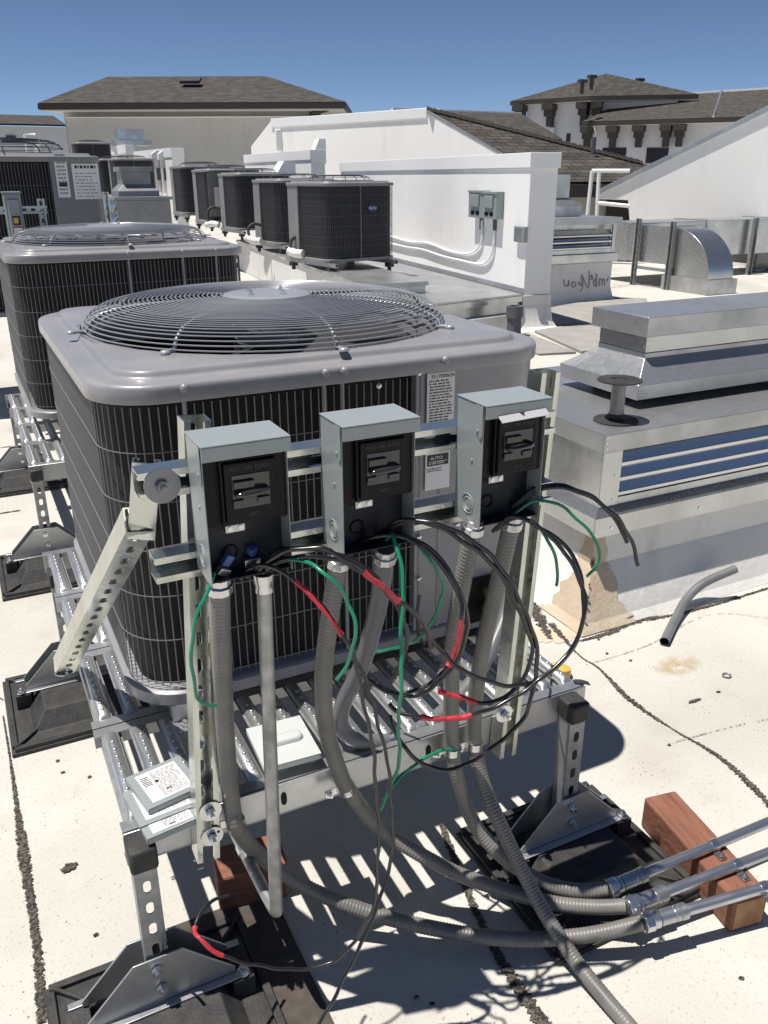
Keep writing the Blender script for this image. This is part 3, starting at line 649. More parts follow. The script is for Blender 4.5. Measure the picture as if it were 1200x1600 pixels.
c1,pp,T=lfmc(P((343,917,'y',1.112),(347,1040,'y',1.135),(353,1160,'y',1.175),(362,1255,'y',1.205),(372,1295,'y',1.205),(405,1335,'z',.24),(470,1382,'z',.14),(560,1420,'z',.085),(660,1447,'z',.055),(790,1467,'z',.045),(910,1462,'z',.06),(1003,1442,'z',.088)),r_,'grey ribbed conduit from the left box, lowest of the three running to the steel tubes')
clampring(c1,T,at(368,1285,y=1.205),(.03,-.05,-1),r_)
c3,pp,T=lfmc(P((529,878,'y',1.112),(513,980,'y',1.13),(505,1060,'y',1.15),(510,1140,'y',1.18),(530,1205,'y',1.21),(545,1235,'y',1.215),(590,1290,'z',.24),(660,1337,'z',.17),(740,1375,'z',.11),(850,1408,'z',.08),(920,1417,'z',.08),(978,1416,'z',.095)),r_,'grey ribbed conduit from the middle box, middle one of the three reaching the steel tubes')
clampring(c3,T,at(541,1232,y=1.215),(.1,0,-1),r_)
c5,pp,T=lfmc(P((739,826,'y',1.112),(722,915,'y',1.13),(708,1000,'y',1.16),(705,1090,'y',1.19),(706,1160,'y',1.21),(715,1215,'y',1.20),(740,1285,'z',.22),(785,1338,'z',.15),(845,1377,'z',.10),(900,1391,'z',.095),(948,1389,'z',.10)),r_,'grey ribbed conduit from the right box, joining the rearmost steel tube')
clampring(c5,T,at(706,1172,y=1.21),(0,0,-1),r_)
c6,pp,T=lfmc(P((799,818,'y',1.112),(776,920,'y',1.13),(757,1000,'y',1.16),(744,1080,'y',1.185),(741,1150,'y',1.21),(752,1215,'y',1.19),(778,1280,'z',.26),(812,1352,'z',.17),(850,1425,'z',.10),(900,1502,'z',.04),(950,1565,'z',.02),(990,1612,'z',.017),(1040,1680,'z',.017)),r_,'long grey ribbed conduit from the right box lying across the roof towards the front')
clampring(c6,T,at(741,1163,y=1.21),(0,0,-1),r_)
c4,pp,T=lfmc(P((601,868,'y',1.112),(590,950,'y',1.16),(565,1040,'y',1.22),(538,1095,'y',1.27),(533,1130,'y',1.29),(552,1155,'y',1.28),(600,1158,'y',1.28),(655,1140,'y',1.30),(710,1095,'y',1.34),(755,1040,'y',1.38),(790,960,'y',1.44),(800,915,'y',1.47)),.0165,'smooth grey tube looping over the deck from the middle box to the condenser',ribs=False,mt=PVC)
clampring(c4,T,at(612,1157,y=1.28),(1,0,.15),.0165)
# steel conduit from the left box, straight down then back under the stand
b=MB(); q0=at(412,905,y=1.112); q1=at(431,1400,y=1.112); q2=V((q1.x+.002,q1.y+.03,q1.z-.055)); q3=q2+V((-.004,.10,-.0)); q4=q2+V((-.01,.36,0))
o0=q0.copy(); ec=empty('steel_conduit',o0,label='bare steel conduit dropping from the left box and bending back under the stand',cat='conduit'); T=Mx.Translation(-o0)
b.tube([q0]+smooth_path([q0.lerp(q1,.5),q1,V((q1.x+.001,q1.y+.004,q1.z-.035)),q2,q3,q4],8),.0118,16); b.build('tube',EMTD,ec,60,M=T)
b=MB(); b.lathe([(.0118,-.012),(.016,-.01),(.016,.004),(.0145,.006),(.0145,.02),(.0122,.022)],q0,16,(0,0,-1)); b.build('connector',BOLT,ec,M=T)
b=MB(); b.lathe([(.0119,-.012),(.0138,-.011),(.0138,.011),(.0119,.012)],q2+V((-.006,.16,0)),16,(0,1,0)); b.build('coupling',EMT,ec,M=T)
# three straight steel tubes with couplings
def emt(pa,pb,label,r=.0118):
    a=at(*pa[:2],z=pa[2]); bb=at(*pb[:2],z=pb[2]); d=(bb-a).normalized(); root=empty('steel_conduit',a,label=label,cat='conduit',group='steel conduits on the timber block'); T=Mx.Translation(-a)
    b=MB(); b.cyl(a+d*.05,bb+d*1.2,r,18); b.build('tube',EMT,root,60,M=T)
    b=MB(); b.lathe([(r_*1.0,-.012),(r_*1.35,-.010),(r_*1.35,.008),(r_*1.18,.010),(r_*1.18,.022),(r_*.95,.026)],a,12,d); b.build('compression_nut',BOLT,root,30,.001,M=T)
    b=MB(); b.lathe([(.0165,.0262),(.0165,.058),(.0145,.060),(.0165,.062),(.0165,.070),(.0145,.071),(.0172,.073),(.0172,.088),(.0125,.090)],a,20,d); b.build('coupling',EMT,root,30,M=T)
    return root,a,d,T
E1=emt((955,1387,.10),(1200,1285,.104),'rearmost straight steel conduit lying on the timber block')
E2=emt((985,1415,.096),(1200,1333,.104),'middle straight steel conduit lying on the timber block')
E3=emt((1012,1440,.09),(1200,1385,.104),'frontmost straight steel conduit lying on the timber block')
# ------------------------------------------------------------------ timber blocks
def timber(c,L,rz,label,w=.089):
    root=empty('timber_block',(c[0],c[1],0),rz,label,'timber block')
    b=MB(); b.box(-w/2,w/2,-L/2,L/2,.001,w); b.build('block',WOOD,root,0,.006)
    b=MB(); b.box(-w/2+.008,w/2-.008,-L/2-.0012,-L/2+.001,.008,w-.008); b.build('end_grain',WOODE,root,0)
    return root
tb_a=at(1003,1257,z=.089); tb_b=at(1068,1395,z=.089)
tb0=gz(1000,1290); tb1=gz(1138,1458); dv=(tb0-tb1); Lb=dv.length; rz=math.atan2(-dv.x,dv.y)
cent=(tb0+tb1)/2+V((math.cos(rz),math.sin(rz),0))*.0445
tb=timber(cent,Lb,rz,'reddish timber block carrying the three steel conduits at the right')
for e in (E1,E2,E3):
    root,a,d,T=e; # pipe clip where the tube crosses the block
    t=(cent.x-a.x)/d.x; c=a+d*t
    b=MB(); b.lathe([(.0119,-.009),(.0135,-.009),(.0135,.009),(.0119,.009)],c,18,d); s=V((0,-1,0)); s=(s-d*s.dot(d)).normalized(); b.obox(c+s*.024+V((0,0,-.010)),s,d,s.cross(d),.012,.009,.001); b.hexbolt(c+s*.027+V((0,0,-.009)),(0,0,1),.006,.005,.0); b.build('pipe_clip',BOLT,root,30,M=T)
wb=gz(352,1427); wb2=gz(452,1395)
timber(((wb.x+wb2.x)/2,(wb.y+wb2.y)/2+.045,0),.155,R(82),'dark timber block in the shade beneath the stand, beside the bent steel conduit',.10)
# ------------------------------------------------------------------ wires
def wire(pts,r,mt,label,cat='wire',group=None,tapes=(),k=10,name=None):
    path=resample(smooth_path(pts,k),.008); rw=random.Random(len(label)*7+int(pts[0].x*1e4)%97); ph=[rw.uniform(0,6) for _ in range(4)]
    path=[p+V((.0016*math.sin(i*.31+ph[0])+.0011*math.sin(i*.77+ph[1]),0,.0016*math.sin(i*.27+ph[2])+.0010*math.sin(i*.9+ph[3])))*min(1,i/6) for i,p in enumerate(path)]
    o0=path[0].copy(); T=Mx.Translation(-o0)
    nm=name or 'electric_wire'
    root=empty(nm,o0,label=label,cat=cat,group=group)
    b=MB(); b.tube(path,r,8); b.build('jacket',mt,root,60,M=T)
    n=len(path)
    for (f0,f1) in tapes:
        a,c=int(f0*(n-1)),int(f1*(n-1)); seg=path[a:c+1]; rd=[r*1.2+r*.12*math.sin(i*1.9)+r*.1*math.sin(i*.7) for i in range(len(seg))]; rd[-1]=r*1.7; b=MB(); b.tube(seg,r,8,True,rd); b.build('red_tape',REDT,root,60,M=T)
    return root
def Y(pts,ys):
    n=len(pts); out=[]
    for i,p in enumerate(pts):
        f=i/(n-1)*(len(ys)-1); a=int(min(f,len(ys)-2)); y=ys[a]*(1-(f-a))+ys[a+1]*(f-a); out.append(at(p[0],p[1],y=y))
    return out
BK=.0037
GB='black wires hanging out of the switch boxes'; GG='green earth wires hanging out of the switch boxes'
wire(Y([(375,905),(392,888),(425,888),(470,918),(512,958),(545,1010),(565,1080),(579,1150),(590,1258),(590,1358),(579,1427),(540,1488),(475,1514),(371,1503),(315,1468),(306,1449),(323,1414),(358,1397)],[1.11,1.09,1.03,1.0,.98,.99,1.0,1.04,1.10,1.16]),BK*.85,BLACKW,'black wire from the left box to the floor, red taped at its floor end',group=GB,tapes=((.075,.165),(.86,.92)))
wire(Y([(385,902),(405,882),(440,892),(500,945),(540,1000),(575,1075),(596,1150),(611,1237),(611,1341),(592,1410),(557,1488),(514,1575),(470,1640)],[1.11,1.07,1.02,.99,.97,.93,.88]),BK*.85,BLACKW,'black wire from the left box hanging straight to the floor in front',group=GB)
wire(Y([(400,895),(440,864),(500,855),(545,880),(602,920),(647,957),(663,980),(677,1017)],[1.1,1.02,1.0,1.02]),BK,BLACKW,'black wire arching from the left box with a red band and a cut end',group=GB,tapes=((.49,.69),))
wire(Y([(400,890),(440,860),(490,856),(540,872),(590,905),(627,960),(635,1007),(627,1037),(610,1067)],[1.1,1.05,1.03,1.06]),BK,BLACKW,'black wire arching from the left box and hooking back down to a cut end',group=GB)
wire(Y([(410,895),(450,872),(510,870),(570,898),(640,950),(680,1007),(717,1043),(745,1060)],[1.1,1.04,1.02,1.03]),BK,BLACKW,'black wire from the left box crossing to the right, untaped',group=GB)
wire(Y([(590,838),(620,815),(657,813),(712,829),(767,870),(811,932),(836,1005),(836,1064),(818,1123),(767,1170),(712,1200),(664,1198),(627,1159),(608,1110)],[1.12,1.03,.97,.95,.98,1.05]),BK,BLACKW,'largest black loop from the middle box, swinging below the stand rail',group=GB)
wire(Y([(590,842),(625,818),(675,820),(730,848),(778,895),(814,958),(831,1020),(811,1071),(767,1097),(720,1090),(686,1079)],[1.12,1.02,.97,.96,1.0]),BK,BLACKW,'black loop from the middle box ending in a red taped tail above the rail',group=GB,tapes=((.9,1.0),))
wire(Y([(560,850),(600,836),(657,852),(693,888),(715,928),(723,965),(710,1024),(675,1064),(640,1082),(600,1080),(560,1050)],[1.12,1.04,1.0,1.01,1.06]),BK,BLACKW,'inner black loop from the middle box with a red band on its right bend',group=GB,tapes=((.5,.68),))
wire(Y([(565,848),(610,834),(655,846),(697,885),(721,930),(729,968),(717,1030),(680,1070),(640,1088),(590,1070)],[1.12,1.05,1.01,1.03,1.08]),BK,BLACKW,'plain inner black loop from the middle box doubling the red banded one',group=GB)
wire(Y([(770,830),(803,806),(840,822),(884,866),(910,917),(912,961),(890,1020),(840,1064),(774,1104),(712,1124),(665,1121),(627,1112),(605,1095)],[1.12,1.02,.96,.95,.98,1.04]),BK,BLACKW,'wide black loop from the right box with a red taped tail crossing the ribbed conduits',group=GB,tapes=((.8,.93),))
wire(Y([(775,828),(812,808),(869,842),(902,884),(913,939),(899,1005),(858,1053),(803,1071),(759,1064),(712,1040),(690,1015)],[1.12,1.02,.96,.96,1.0]),BK,BLACKW,'wide plain black loop from the right box passing over the deck end',group=GB)
wire(Y([(800,795),(837,767),(867,760),(910,770),(950,800),(975,834),(982,848)],[1.12,1.08,1.03,1.02]),BK,BLACKW,'shorter of two cut black wires sticking out to the right of the right box',group=GB)
wire(Y([(800,792),(838,763),(872,757),(918,772),(960,806),(987,847),(999,887)],[1.12,1.08,1.02,1.0]),BK,BLACKW,'longer of two cut black wires sticking out to the right of the right box',group=GB)
wire(Y([(800,900),(815,925),(830,950),(843,963)],[1.2,1.3,1.35]),BK*.8,BLACKW,'short cut black wire end showing behind the right strut',group=GB)
wire(Y([(655,930),(652,960),(655,990),(664,1010)],[1.47,1.46,1.46]),.004,BLACKW,'short black lead hanging from a hole in the condenser panel',group=GB)
GR=.0029
wire(Y([(430,880),(470,875),(513,897),(543,943),(555,993),(543,1037),(523,1067)],[1.1,1.0,.97,1.0]),GR,GREENW,'green wire curling from the left box in front of the middle conduit',group=GG)
wire(Y([(600,850),(615,838),(628,907),(628,993),(625,1087),(623,1153),(622,1197),(610,1230),(592,1268)],[1.12,1.03,.98,1.02,1.08]),GR*1.1,GREENW,'long straight green wire hanging from the middle box past the rail',group=GG)
wire(Y([(625,840),(655,852),(677,883),(692,920),(680,963),(653,997),(620,1013),(580,1017)],[1.12,1.08,1.15,1.3]),GR,GREENW,'green wire looping behind the black ones towards the condenser coil',group=GG)
wire(Y([(717,1170),(687,1173),(653,1193),(620,1220),(597,1250)],[1.2,1.17,1.14]),GR*1.15,GREENW,'short green wire from the strap on the stand rail',group=GG)
wire(Y([(335,895),(328,915),(310,950),(301,1010),(302,1070),(315,1098),(345,1100)],[1.1,1.08,1.07,1.1]),GR,GREENW,'green wire hanging on the left of the left box',group=GG)
wire(Y([(790,812),(807,800),(833,785),(867,787),(907,813),(933,850),(933,883),(912,907)],[1.12,1.08,1.03,1.04]),GR,GREENW,'long green wire curling out to the right of the right box',group=GG)
wire(Y([(815,808),(833,817),(853,837),(868,868),(872,893),(867,920)],[1.1,1.04,1.04]),GR,GREENW,'short green wire hanging below the right box in front of the white roof',group=GG)
wire([at(259,1470,y=1.165),at(256,1500,z=.12),at(258,1540,z=.03),at(280,1585,z=.01),at(310,1615,z=.008)],BK*.8,BLACKW,'black wire end lying over the front left foot bracket',group=GB)
# ------------------------------------------------------------------ covers lying on the stand
def cover(cpx,z,w,h,rz,label,style,mt=BOXG,tilt=0):
    c=at(*cpx,z=z); root=empty('box_cover',c,rz,label,'metal cover','loose covers lying on the stand'); root.rotation_euler=(R(tilt),0,rz)
    b=MB(); b.box(-w/2,w/2,-h/2,h/2,0,.0016); b.box(-w/2,-w/2+.0016,-h/2,h/2,-.012,-.0003); b.box(w/2-.0016,w/2,-h/2,h/2,-.012,-.0003); b.box(-w/2+.002,w/2-.002,-h/2,-h/2+.0016,-.012,-.0003); b.build('plate',mt,root,0,.001)
    if style==1:
        b=MB(); lw,lh=w*.74,h*.80; b.box(-lw/2,lw/2,-lh/2,lh/2,.0017,.0021); l=b.build('label',LABEL,root,0)
        M=Mx.Translation((lw*.13,0,.0022)); bars(M,lw*.64,lh*.88,22,GREYINK,'fine_print',l,seed=int(w*1e5)+int(cpx[0]),thick=.45); M=Mx.Translation((-lw*.34,lh*.2,.0022)); bars(M,lw*.2,lh*.35,6,INK,'fine_print',l,seed=3,thick=.6)
        b=MB(); b.lathe([(.004,0),(.004,.0004)],(-.01,.008,.0022),12); b.box(-.004,.006,-.024,-.021,.0022,.0026); b.build('hole',INK,l,0)
    else:
        b=MB(); L=[]; W2,r2=w*.36,h*.115
        for q,z_ in ((1,.0016),(.92,.008),(.75,.0115),(.4,.012)):
            L.append([V(((W2-r2)*(1 if math.cos(a)>0 else -1)+r2*q*math.cos(a)*1.0,r2*q*math.sin(a),z_)) for a in [2*math.pi*(j+.5)/24 for j in range(24)]])
        b.loft(L,False,True); b.build('embossed_ridge',mt,root,50)
    return root
cover((252,1248),ZT+.017,.112,.105,R(6),'lower loose cover with a white printed label, under the other two at the stand corner',1)
cover((256,1222),ZT+.031,.106,.108,R(11),'top loose cover with a large white instruction label, at the stand front left corner',1)
cover((262,1276),ZT+.0135,.100,.07,R(8),'lowest loose cover, only a strip of its label showing at the stand front edge',1)
cover((442,1158),ZT+.035,.115,.135,R(-3),'plain pale cover with an embossed ridge, lying on the deck behind the steel conduit',0,mat('pale_grey_enamel',(.50,.53,.51),.4),tilt=0)
# ------------------------------------------------------------------ small things on the roof
lp=P((1038,1003,'z',.017),(1055,968,'z',.020),(1073,936,'z',.045),(1100,911,'z',.085),(1149,889,'z',.125))
lo=empty('loose_conduit',lp[0],label='short bent offcut of grey tube lying on the white roof at the right',cat='conduit offcut'); T=Mx.Translation(-lp[0])
pa=smooth_path(lp,8); b=MB(); 
loops=[]
b.tube(pa,.0165,16,False); b.build('jacket',PVC,lo,60,M=T); b=MB(); b.tube(pa,.0135,16,False); d0=(pa[1]-pa[0]).normalized(); b.build('inner_wall',RUB,lo,60,M=T)
b=MB(); c=gz(1135,1057)+V((0,0,.005)); b.tube([c+V((.014*math.cos(a),.012*math.sin(a),0)) for a in [2*math.pi*j/28 for j in range(28)]],.0025,6,closed=True); tag(b.build('locknut_ring',GALVR),'small grey metal ring lying on the roof near the bent tube offcut','ring')
b=MB(); c=at(874,1042,z=.035); b.lathe([(.036,-.034),(.04,-.02),(.038,0),(.02,.008),(.004,.01)],c,20,(.2,.1,1)); tag(b.build('yellow_cap',YELP),'round yellow plastic cap lying behind the deck end','cap')
b=MB(); c=at(908,1068,z=ZT+.004); pts=[V((-.012,.01,0)),V((-.008,.02,0)),V((.004,.008,.004)),V((.016,-.004,.002)),V((.014,-.016,0)),V((.004,-.01,.003))]; b.prism([c+p for p in pts],V((0,0,.0015))); tag(b.build('tape_scrap',RUB),'curled scrap of black tape at the deck corner','scrap')
# brown rubber mats under the front feet
b=MB(); mp=[gz(60,1490),gz(330,1418),gz(520,1590),gz(300,1700),gz(20,1660)]
b=MB(); b.box(X0+.05,X0+.31,.90,1.41,.0008,.0095); tag(b.build('rubber_mat',RUBB),'brown rubber mat strip beside the front left stand foot','mat','rubber mats by the stand feet')
# ------------------------------------------------------------------ louvred roof vents
def slats(b,x0,x1,y,z0,z1,n,dep=.06):
    h=(z1-z0)/n
    for i in range(n):
        za=z0+i*h
        b.prism([V((x0,y,za)),V((x0,y,za+.021*h/.1)),V((x0,y+.006,za+.021*h/.1)),V((x0,y+dep,za+h*1.06)),V((x0,y+dep+.003,za+h*1.02)),V((x0,y+.005,za))],V((x1-x0,0,0)))
HY=2.12; HX=at(946,678,y=HY).x
hood=empty('louvred_vent',(HX,HY,0),label='large galvanized louvred roof vent with a hipped cowl on top, at right',cat='roof vent')
Tq=Mx.Translation(-V((HX,HY,0)))
hz0=.385; ht=at(946,678,y=HY).z; HW,HD=3.0,.95
fo=at(932,842,y=HY-.045)
b=MB(); z1=fo.z+.02
b.loft([[V((HX+a,HY+c,z)) for a,c in ((-o_,-o_),(HW+o_,-o_),(HW+o_,HD+o_),(-o_,HD+o_))] for o_,z in ((.125,.001),(.10,.03),(.03,.18),(.012,.21),(.012,z1))]); cb=b.build('curb',MEMB,hood,12,.0,M=Tq)
pr=[(.125,.001),(.10,.03),(.03,.18),(.012,.21),(.012,z1-.004)]; b=MB(); rdp=random.Random(5)
fw=[.11,.10,.06,.05,.04]; sw=[.11,.10,.06,.055,.04]; e=.0035; LL=[]
def lerpl(tab,f): k_=min(int(f),len(tab)-2); return tab[k_]+(tab[k_+1]-tab[k_])*(f-k_)
for i_ in range(25):
    f_=i_/6; o_=lerpl([p[0] for p in pr],f_)+e; z=lerpl([p[1] for p in pr],f_); a=lerpl(fw,f_)*rdp.uniform(.72,1.2); c=lerpl(sw,f_)*rdp.uniform(.72,1.2)
    LL.append([V((HX-o_,HY+c,z+e)),V((HX-o_,HY+c*.5,z+e)),V((HX-o_,HY-o_,z+e)),V((HX+a*.5,HY-o_,z+e)),V((HX+a,HY-o_,z+e))])
b.loft(LL,False,False,ring=False); sp_=b.build('sealant_patch',TAN,hood,12,M=Tq)
for k_ in range(7):
    b=MB(); z=.06+k_*.03+rdp.uniform(-.01,.01); o_=.125-.095*min(1,max(0,(z-.001)/.18))+.006 if z<.18 else .02; c=V((HX-o_,HY-o_,z+.004)); b.lathe([(.004+.006*rdp.random(),0),(.004,.004),(.001,.005)],c,7,(-.6,-.6,.4)); b.build('torn_edge',RUBB,sp_,M=Tq)
b=MB(); 
for (x0,x1,y0,y1) in ((HX-.045,HX+HW+.045,HY-.045,HY-.04),(HX-.045,HX+HW+.045,HY+HD+.04,HY+HD+.045)): b.box(x0,x1,y0,y1,fo.z,fo.z+.075)
for x0 in (HX-.045,HX+HW+.04): b.box(x0,x0+.005,HY-.0398,HY+HD+.0398,fo.z,fo.z+.075)
b.loft([[V((HX+a,HY+c,z)) for a,c in ((-o_,-o_),(HW+o_,-o_),(HW+o_,HD+o_),(-o_,HD+o_))] for o_,z in ((.0446,fo.z+.0755),(.0,fo.z+.095))],False,False)
b.build('flange',GALV,hood,30,.001,M=Tq)
zb=fo.z+.095
b=MB(); b.box(HX,HX+.004,HY+.002,HY+HD,zb,ht-.07); b.box(HX+HW,HX+HW+.004,HY+.002,HY+HD,zb,ht-.07); b.box(HX,HX+HW,HY+HD,HY+HD+.004,zb,ht-.07)
b.box(HX-.001,HX+.085,HY-.003,HY+.0015,zb,ht-.07); b.build('side_panel',GALV,hood,30,.001,M=Tq)
b=MB(); slats(b,HX+.085,HX+HW,HY+.004,zb+.03,ht-.075,3,.030); b.build('louvre_blade',LOUV,hood,30,M=Tq)
b=MB(); b.box(HX+.085,HX+HW,HY+.10,HY+.104,zb,ht-.072); b.build('baffle',GALVR,hood,0,M=Tq)
b=MB(); b.box(HX+.086,HX+HW,HY-.002,HY+.05,zb,zb+.028); b.build('sill',GALV,hood,0,.002,M=Tq)
b=MB(); b.box(HX-.012,HX+HW+.02,HY-.014,HY+HD+.014,ht-.003,ht); b.box(HX-.012,HX+HW+.02,HY-.014,HY-.011,ht-.066,ht-.0035); b.box(HX-.012,HX-.009,HY-.0105,HY+HD+.014,ht-.066,ht-.0035); tp=b.build('top_sheet',GALVR,hood,0,.001,M=Tq)
b=MB()
for dz in (-.012,-.03,-.05): b.lathe([(.004,0),(.004,.002)],(HX-.002,HY-.014,ht+dz),8,(0,-1,0))
for dz in (-.16,-.25): b.lathe([(.004,0),(.004,.002)],(HX+.06,HY-.003,ht+dz),8,(0,-1,0))
for k in range(6): b.lathe([(.006,0),(.006,.002)],(HX+.03+k*.42,HY-.045,fo.z+.03),10,(0,-1,0))
b.build('rivet',BOLT,hood,M=Tq)
# cowl: skirt, hip, neck, cap
sk=at(995,626,z=ht+.035)    # front left corner of the skirt bottom
skl=at(889,587,z=ht+.035)
cx0=sk.x; cy0=sk.y; cy1=cy0+.47
cL=2.4
def rect(x0,x1,y0,y1,z): return [V((x0,y0,z)),V((x1,y0,z)),V((x1,y1,z)),V((x0,y1,z))]
zn=ht+.035
skh=.055
e_=.11
b=MB(); b.loft([rect(cx0,cx0+cL,cy0,cy1,zn),rect(cx0,cx0+cL,cy0,cy1,zn+skh),rect(cx0+e_,cx0+cL-e_,cy0+e_*.9,cy1-e_*.9,zn+skh+.075),rect(cx0+e_,cx0+cL-e_,cy0+e_*.9,cy1-e_*.9,zn+skh+.095)],True,True)
cw=b.build('cowl_skirt',GALVR,hood,20,.002,M=Tq)
b=MB(); zc_=zn+skh+.0955; b.loft([rect(cx0+e_+.002,cx0+cL-e_-.002,cy0+e_*.9+.002,cy1-e_*.9-.002,zc_),rect(cx0+e_+.002,cx0+cL-e_,cy0+e_*.9+.002,cy1-e_*.9,zc_+.115)]); b.build('cowl_neck',GALV,cw,20,.002,M=Tq)
b=MB(); zk=zc_+.065; o_=.025; b.loft([rect(cx0+e_-o_,cx0+cL-e_+o_,cy0+e_*.9-o_,cy1-e_*.9+o_,zk),rect(cx0+e_-o_,cx0+cL-e_+o_,cy0+e_*.9-o_,cy1-e_*.9+o_,zk+.075)]); b.build('cowl_cap',GALVR,cw,20,.003,M=Tq)
b=MB(); b.box(cx0+.1,cx0+cL-.1,cy0+.1,cy1-.1,ht+.0005,zn-.001); b.build('cowl_throat',RUB,cw,0,M=Tq)
# cable spool standing on the top sheet
sp=at(962,655,z=ht+.006); sq=empty('cable_spool',sp,label='empty black cable spool with a clear core, standing on the louvred vent top',cat='cable spool')
zs=at(960,596,y=sp.y).z-sp.z
b=MB(); b.lathe([(.02,0),(.078,0),(.079,.002),(.079,.005),(.04,.006),(.02,.007)],(0,0,-.0055),40); b.build('bottom_disc',RUB,sq)
b=MB(); b.lathe([(.012,.0),(.078,0),(.079,.002),(.078,.005),(.03,.006),(.029,.003),(.012,.003)],(0,0,zs),40); b.build('top_disc',RUB,sq)
b=MB(); b.lathe([(.026,.002),(.0245,zs-.001)],(0,0,0),24); b.build('core',mat('grey_translucent_core',(.36,.34,.33),.4,0,30,.35),sq)
b=MB(); b.lathe([(.028,.0022),(.028,.022)],(0,0,0),24); b.build('hub',RUB,sq)
# ------------------------------------------------------------------ right-hand block: partition wall, deck, curb, small condensers
def pwall(a,bp,th,z0,z1,name,label,capc=STUC,cap=.14,group='white stucco partition walls'):
    """long face from a (near) to bp (far), thickness th to the right"""
    a=V((a[0],a[1],0)); bp=V((bp[0],bp[1],0)); u=(bp-a).normalized(); v=V((u.y,-u.x,0)); root=empty(name,a,label=label,cat='wall',group=group); T=Mx.Translation(-a)
    q=[a,a+v*th,bp+v*th,bp]
    b=MB(); b.prism([p+V((0,0,z0)) for p in q],V((0,0,z1-z0-cap))); b.build('wall_body',STUC,root,0,.006,M=T)
    o_=.018; q2=[a-u*o_-v*o_,a-u*o_+v*(th+o_),bp+u*o_+v*(th+o_),bp+u*o_-v*o_]
    b=MB(); b.prism([p+V((0,0,z1-cap+.001)) for p in q2],V((0,0,cap))); b.build('cap_flashing',WPAINT,root,0,.004,M=T)
    return root,a,u,v,T
w1,wa,wu,wv,wT=pwall((5.28,7.33),(6.04,13.7),.31,0.0,1.73,'partition_wall','nearest long white stucco wall with two small grey boxes mounted on it')
b=MB(); q=[wa-wu*.004+wv*-.004,wa-wu*.004+wv*.314]; b.prism([wa-wu*.015-wv*.012,wa-wu*.015+wv*.322,wa-wu*.004+wv*.322,wa-wu*.004-wv*.012],V((0,0,.36))); b.build('base_flashing',MEMB,w1,0,.004,M=wT)
b=MB(); fl=[V((0,0,0)),V((0,0,.16))]; b.loft([[wa+wu*(-o_)+wv*(-o_)+V((0,0,z)),wa-wu*o_+wv*(.31+o_)+V((0,0,z)),wa+wu*2+wv*(.31+o_)+V((0,0,z)),wa+wu*2-wv*o_+V((0,0,z))] for o_,z in ((.16,.001),(.07,.03),(.035,.1),(.016,.26))]); b.build('flared_base',MEMB,w1,40,.01,M=wT)
b=MB(); b.prism([wa-wv*.022+V((0,0,.385)),wa-wv*.001+V((0,0,.385)),wa-wv*.001+V((0,0,.43)),wa-wv*.022+V((0,0,.40))],wu*6.3); b.build('base_trim',GALVR,w1,0,M=wT)
# things on that wall
def onw(px,py,off=0): # point on the wall's lit face
    r=RM@V((px-600,py-800,F)); n=-wv; t=(wa-wv*off-CP).dot(n)/r.dot(n); return CP+r*t
def wallbox(px,py,label,wpx,hpx,d=.09,style=0):
    c=onw(px,py); c2=onw(px+wpx/2,py); c3=onw(px-wpx/2,py); W_=(c2-c3).length; hh=(onw(px,py-hpx/2)-onw(px,py+hpx/2)).length
    root=empty('switch_box',c,label=label,cat='switch box',group='small grey boxes on the white wall'); M=frame(V((0,0,0)),-wu,(0,0,1))
    b=MB(); b.box(-W_/2,W_/2,-hh/2,hh/2,.001,d,M); b.build('case',BOXG,root,0,.006)
    if style==0:
        b=MB(); b.box(-W_/2-.005,W_/2+.005,hh/2-.02,hh/2+.004,.0,d+.012,M); b.build('rain_hood',BOXG,root,0,.003)
        b=MB(); b.box(-W_*.3,W_*.3,-hh*.1,hh*.36,d,d+.02,M); b.build('door',BOXG,root,0,.008)
        b=MB(); b.box(-W_*.3,-W_*.05,-hh*.38,-hh*.25,d,d+.004,M); b.box(W_*.05,W_*.3,-hh*.38,-hh*.25,d,d+.004,M); b.build('dark_window',BOXI,root,0)
    else:
        b=MB(); b.box(-W_*.36,W_*.36,-hh*.42,hh*.42,d,d+.006,M); b.build('door',GALVR,root,0,.004)
    return root
wallbox(754,319,'left of two small grey switch boxes on the white wall',22,42)
wallbox(776,321,'right of two small grey switch boxes on the white wall',22,42)
wallbox(817,366,'small square junction box low at the end of the white wall',16,25,.05,1)
def wallpipe(pts,label,r=.014):
    p=[onw(a,c,.02) for a,c in pts]; o0=p[0]; root=empty('wall_conduit',o0,label=label,cat='conduit',group='white painted conduits on the wall'); b=MB(); b.tube(smooth_path(p,8),r,10); b.build('tube',WPAINT,root,60,M=Mx.Translation(-o0)); b=MB(); b.tube([onw(pts[0][0],pts[0][1],.02),onw(pts[0][0]-.5,pts[0][1]+18,.02)],.02,10); b.build('dark_sleeve',PIPE,root,60,M=Mx.Translation(-o0))
wallpipe([(752,340),(753,372),(745,390),(728,397),(700,392),(668,380),(640,378),(615,371),(590,366)],'upper white conduit from the left switch box, dipping along the wall')
wallpipe([(773,342),(771,385),(764,405),(750,413),(720,407),(690,400),(660,390),(635,386),(600,378)],'lower white conduit from the right switch box, dipping along the wall')
